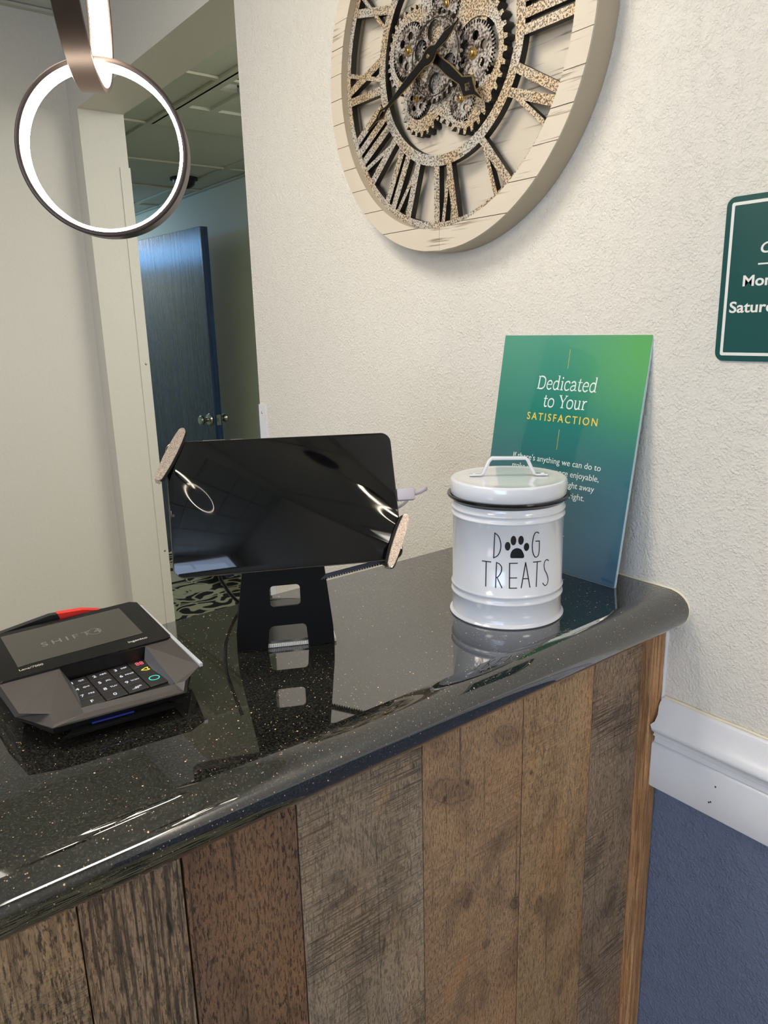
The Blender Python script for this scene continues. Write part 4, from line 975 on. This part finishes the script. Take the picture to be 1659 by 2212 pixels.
P('lip0', .1305, .5665, -.2915); P('lip1', .2035, .5565, -.2915)
def Fq(*n): bm.faces.new([V[k] for k in n])
Fq('bl', 'ml', 'k0', 'k1', 'mr', 'br2', 'br')
Fq('ml', 'fl', 'fl2', 'kf0', 'k0'); Fq('mr', 'k1', 'kf1', 'fr2', 'fr')
Fq('fl', 'sl', 'fl2'); Fq('sl', 'cl', 'flv', 'fl2'); Fq('fl2', 'flv', 'kf0'); Fq('flv', 'lip0', 'kf0'); Fq('flv', 'cl', 'lip0')
Fq('fr', 'fr2', 'sr'); Fq('sr', 'fr2', 'frv', 'cr'); Fq('fr2', 'kf1', 'frv'); Fq('frv', 'kf1', 'lip1'); Fq('frv', 'lip1', 'cr')
Fq('kf0', 'lip0', 'lip1', 'kf1'); Fq('cl', 'cr', 'lip1', 'lip0')
Fq('bl', 'sbl', 'sl', 'fl', 'ml'); Fq('br2', 'mr', 'fr', 'sr', 'sbr'); Fq('bl', 'br', 'bb1', 'bb0'); Fq('br', 'br2', 'sbr', 'bb1'); Fq('bl', 'bb0', 'sbl')
bmesh.ops.triangulate(bm, faces=[f for f in bm.faces if len(f.verts) > 4])
# rim of the well: inner walls drop from the deck edge
for a, b_ in (('k0', 'kf0'), ('k1', 'k0'), ('kf1', 'k1')):
    va, vb = V[a], V[b_]; c_, d_ = bm.verts.new((vb.co.x, vb.co.y, -.2945+.31)), bm.verts.new((va.co.x, va.co.y, -.2945+.31))
    bm.faces.new((va, vb, c_, d_)).material_index = 1
obj_('deck_shell', bm, [m_term, mat('well black', srgb(14, 13, 14), .35)], tm, smooth=2)
bm = bmesh.new(); bm.faces.new([bm.verts.new(q(x, y, -.2938)) for x, y in ((kx0, .5665), (kx1, .557), (kx1+.001, .633), (kx0, .637))])
obj_('keypad_floor', bm, mat('keypad black', srgb(12, 12, 13), .45), tm)
m_fin = mat('satin grey edge', srgb(84, 84, 88), .4)
for pts in ([(.1311, .6325, zt(.6325)+.0005), (.1308, .5720, -.2882), (.1330, .5760, -.2912), (.1372, .6080, -.2905), (.1365, .6290, -.2880)],
            [(.2044, .6280, zt(.628)+.0005), (.2040, .5630, -.2882), (.2026, .5660, -.2912), (.2005, .6000, -.2905), (.2010, .6240, -.2880)]):
    bm = bmesh.new(); vs = [bm.verts.new(q(*p)) for p in pts]; bm.faces.new(vs)
    r_ = bmesh.ops.extrude_face_region(bm, geom=bm.faces[:]); bmesh.ops.translate(bm, verts=[v for v in r_['geom'] if isinstance(v, bmesh.types.BMVert)], vec=(0, 0, -.0012))
    obj_('well_fin', bm, m_fin, tm)
m_key = mat('key plastic', srgb(30, 28, 28), .45); m_kw = mat('lit key print', srgb(190, 194, 210), .5, emit=(.8, .85, 1, 1), es=.25)
m_kr = mat('lit red mark', srgb(210, 60, 70), .5, emit=(1, .2, .25, 1), es=.5); m_ky = mat('lit yellow mark', srgb(220, 200, 60), .5, emit=(1, .85, .1, 1), es=.5); m_kg = mat('lit green mark', srgb(40, 170, 150), .5, emit=(.1, .75, .6, 1), es=.5)
m_kb = mat('lit blue light', srgb(20, 26, 70), .5, emit=(.04, .06, .8, 1), es=.09)
cols = [.1320, .1505, .1690, .1868, .2046]; rws = [.6300, .6152, .6008, .5866, .5725]
lab = [[('1', 'QZ'), ('2', 'ABC'), ('3', 'DEF')], [('4', 'GHI'), ('5', 'JKL'), ('6', 'MNO')], [('7', 'PRS'), ('8', 'TUV'), ('9', 'WXY')], [('F', ''), ('0', ''), ('.,#*', '')]]
def key(x0, x1, y0, y1):
    bm = bmesh.new(); box(bm, -(x1-x0)/2+.0004, (x1-x0)/2-.0004, -(y1-y0)/2+.0004, (y1-y0)/2-.0004, 0, .0030, bev=.0004)
    return obj_('key', bm, m_key, tm, loc=q((x0+x1)/2, (y0+y1)/2, -.2930))
for r in range(4):
    for c in range(3):
        k = key(cols[c], cols[c+1], rws[r+1], rws[r]); a, b_ = lab[r][c]
        me = text_mesh('key_mark', a, .0062, 'CENTER', .0001); obj('key_mark', me, m_kw, k, loc=(-.0035 if b_ else 0, -.0022, .0032))
        if b_: me = text_mesh('key_mark', b_, .0032, 'CENTER', .0001); obj('key_mark', me, m_kw, k, loc=(.0038, -.0008, .0032))
kx = key(cols[3], cols[4], rws[1], rws[0])
for sx in (-1, 1):
    for sy in (-1, 1):
        me = curve_mesh('key_mark', [circle(sx*.0018, sy*.0016, .0016, 14), circle(sx*.0018, sy*.0016, .0011, 14)], .0002); obj('key_mark', me, m_kr, kx, loc=(0, 0, .0031))
kx = key(cols[3], cols[4], rws[2], rws[1])
bm = bmesh.new()
pp = [(-.0035, 0), (.0005, .0026), (.0032, .0026), (.0018, 0), (.0032, -.0026), (.0005, -.0026)]
for i in range(6): prism(bm, bar(*pp[i], *pp[(i+1) % 6], .0006), .0031, .0033)
obj_('key_mark', bm, m_ky, kx)
kx = key(cols[3], cols[4], rws[4], rws[2])
me = curve_mesh('key_mark', [circle(0, 0, .0046, 28), circle(0, 0, .0038, 28)], .0002); obj('key_mark', me, m_kg, kx, loc=(0, 0, .0031))
# display bezel and screen, tilted with the deck
tilt = math.atan(.085)
def onpanel(x, y, dz=0): return q(x, y, zt(y)+dz)
bz = thing_l = None
me = curve_mesh('bezel', [[(-.0715, -.0435), (.0680, -.0475), (.0730, -.0440), (.0735, .0430), (.0675, .0480), (-.0715, .0460)]], .0016)
bz = obj('display_bezel', me, mat('glossy black bezel', srgb(24, 22, 22), .12), tm, loc=onpanel(.157, .6765, .0002), rot=(tilt, 0, 0))
me = curve_mesh('lcd', [[(-.054, -.0325), (.054, -.0325), (.054, .0325), (-.054, .0325)]], .0003)
lc = obj('display', me, mat('unlit lcd', srgb(74, 72, 66), .12, ior=1.6), bz, loc=(-.0000, .0065, .0016))
m_ghost = mat('ghost print', srgb(108, 106, 108), .3)
me = text_mesh('lettering', 'SHIFT4', .0115, 'CENTER', .00005, spacing=1.35, width=.052); obj('lettering', me, m_ghost, lc, loc=(-.002, -.008, .0004))
me = curve_mesh('logo', [circle(.0185, -.004, .0062, 24), circle(.0185, -.004, .0056, 24)], .0001); obj('logo_circle', me, m_ghost, lc, loc=(0, 0, .0003))
m_grey = mat('grey print', srgb(190, 182, 170), .4)
me = text_mesh('lettering', 'ingenico', .0048, 'LEFT', .00006, offset=.00008, width=.0175); obj('lettering', me, m_grey, bz, loc=(.0365, -.0375, .0018))
me = text_mesh('lettering', 'Lane/7000', .0046, 'LEFT', .00006, width=.0190); obj('lettering', me, m_grey, bz, loc=(-.0545, -.0345, .0018))
# highlight strip along the seam, side strips
obj_('seam_strip', (lambda bm: (prism(bm, bar(xl-.157+.002, -.0440, .0455, -.0505, .0010), 0, .0008), bm)[1])(bmesh.new()), m_chrome, tm, loc=onpanel(.157, .6810, .0006), rot=(tilt, 0, 0))
bm = bmesh.new(); sp_ = [(.2312, .7130, zt(.713)+.0006), (.2312, .6290, zt(.629)+.0006), (.2312, .5690, -.2812)]
for a, b_ in zip(sp_, sp_[1:]):
    v4 = [q(a[0]-.0014, a[1], a[2]), q(a[0]+.0016, a[1], a[2]), q(b_[0]+.0016, b_[1], b_[2]), q(b_[0]-.0014, b_[1], b_[2])]
    lo = [bm.verts.new((p[0], p[1], p[2]-.003)) for p in v4]; hi = [bm.verts.new(p) for p in v4]
    bm.faces.new(hi); bm.faces.new(lo[::-1])
    for i in range(4): bm.faces.new((lo[i], lo[(i+1) % 4], hi[(i+1) % 4], hi[i]))
obj_('side_strip', bm, mat('silver plastic', srgb(206, 208, 216), .3, metal=.3), tm)
# card slot lip with blue light
bm = bmesh.new()
loft(bm, [ol([(.1235, .5720, -.3040), (.1900, .5690, -.3040), (.2060, .5500, -.3040), (.1110, .5590, -.3040)]), ol([(.1250, .5680, -.3000), (.1870, .5620, -.3000), (.2050, .5465, -.3005), (.1125, .5565, -.3005)])])
obj_('card_slot_lip', bm, m_termdark, tm)
bm = bmesh.new(); loft(bm, [[q(.134, .5598, -.2985), q(.166, .5562, -.2985), q(.166, .5550, -.2985), q(.134, .5585, -.2985)], [q(.134, .5598, -.2975), q(.166, .5562, -.2975), q(.166, .5550, -.2975), q(.134, .5585, -.2975)]])
obj_('slot_light', bm, m_kb, tm)
bm = bmesh.new(); box(bm, -.062, .062, .0925, .108, 0, .034, bev=.002); obj_('rear_cradle', bm, m_termdark, tm)

# pen lying in the cradle behind the display
pn = thing('stylus_pen', 'black and red pen lying along the back of the payment terminal', 'pen', (.157, .7305, -.2735))
def pq(x, z): return (x-.157, 0, z+.2735)
fXZ2 = lambda x, y, z: Vector((x-.157, z, y+.2735))
bm = bmesh.new(); prism(bm, [(.045, -.2790), (.105, -.2735), (.1602, -.2745), (.1560, -.2640), (.1500, -.2635), (.106, -.2697), (.045, -.2760)], -.0035, .0035, frame=fXZ2); obj_('body', bm, m_black, pn)
bm = bmesh.new(); prism(bm, [(.1603, -.2752), (.1963, -.2757), (.1966, -.2702), (.1800, -.2655), (.1562, -.2636)], -.0040, .0040, frame=fXZ2); gp = obj_('grip', bm, mat('red rubber grip', srgb(214, 44, 36), .5), pn)
bm = bmesh.new(); tube(bm, [pq(.1965, -.2730), pq(.2045, -.2728), pq(.2110, -.2730), pq(.2130, -.2728)], [.0029, .0020, .0010, .0008], 14); obj_('tip', bm, m_black, pn, smooth=60)
bm = bmesh.new(); tube(bm, [(pq(.100, -.2722)[0], -.0042, pq(.1, -.2722)[2]), (pq(.158, -.2712)[0], -.0042, pq(.158, -.2712)[2])], .0007, 8); obj_('clip', bm, m_chrome, pn)
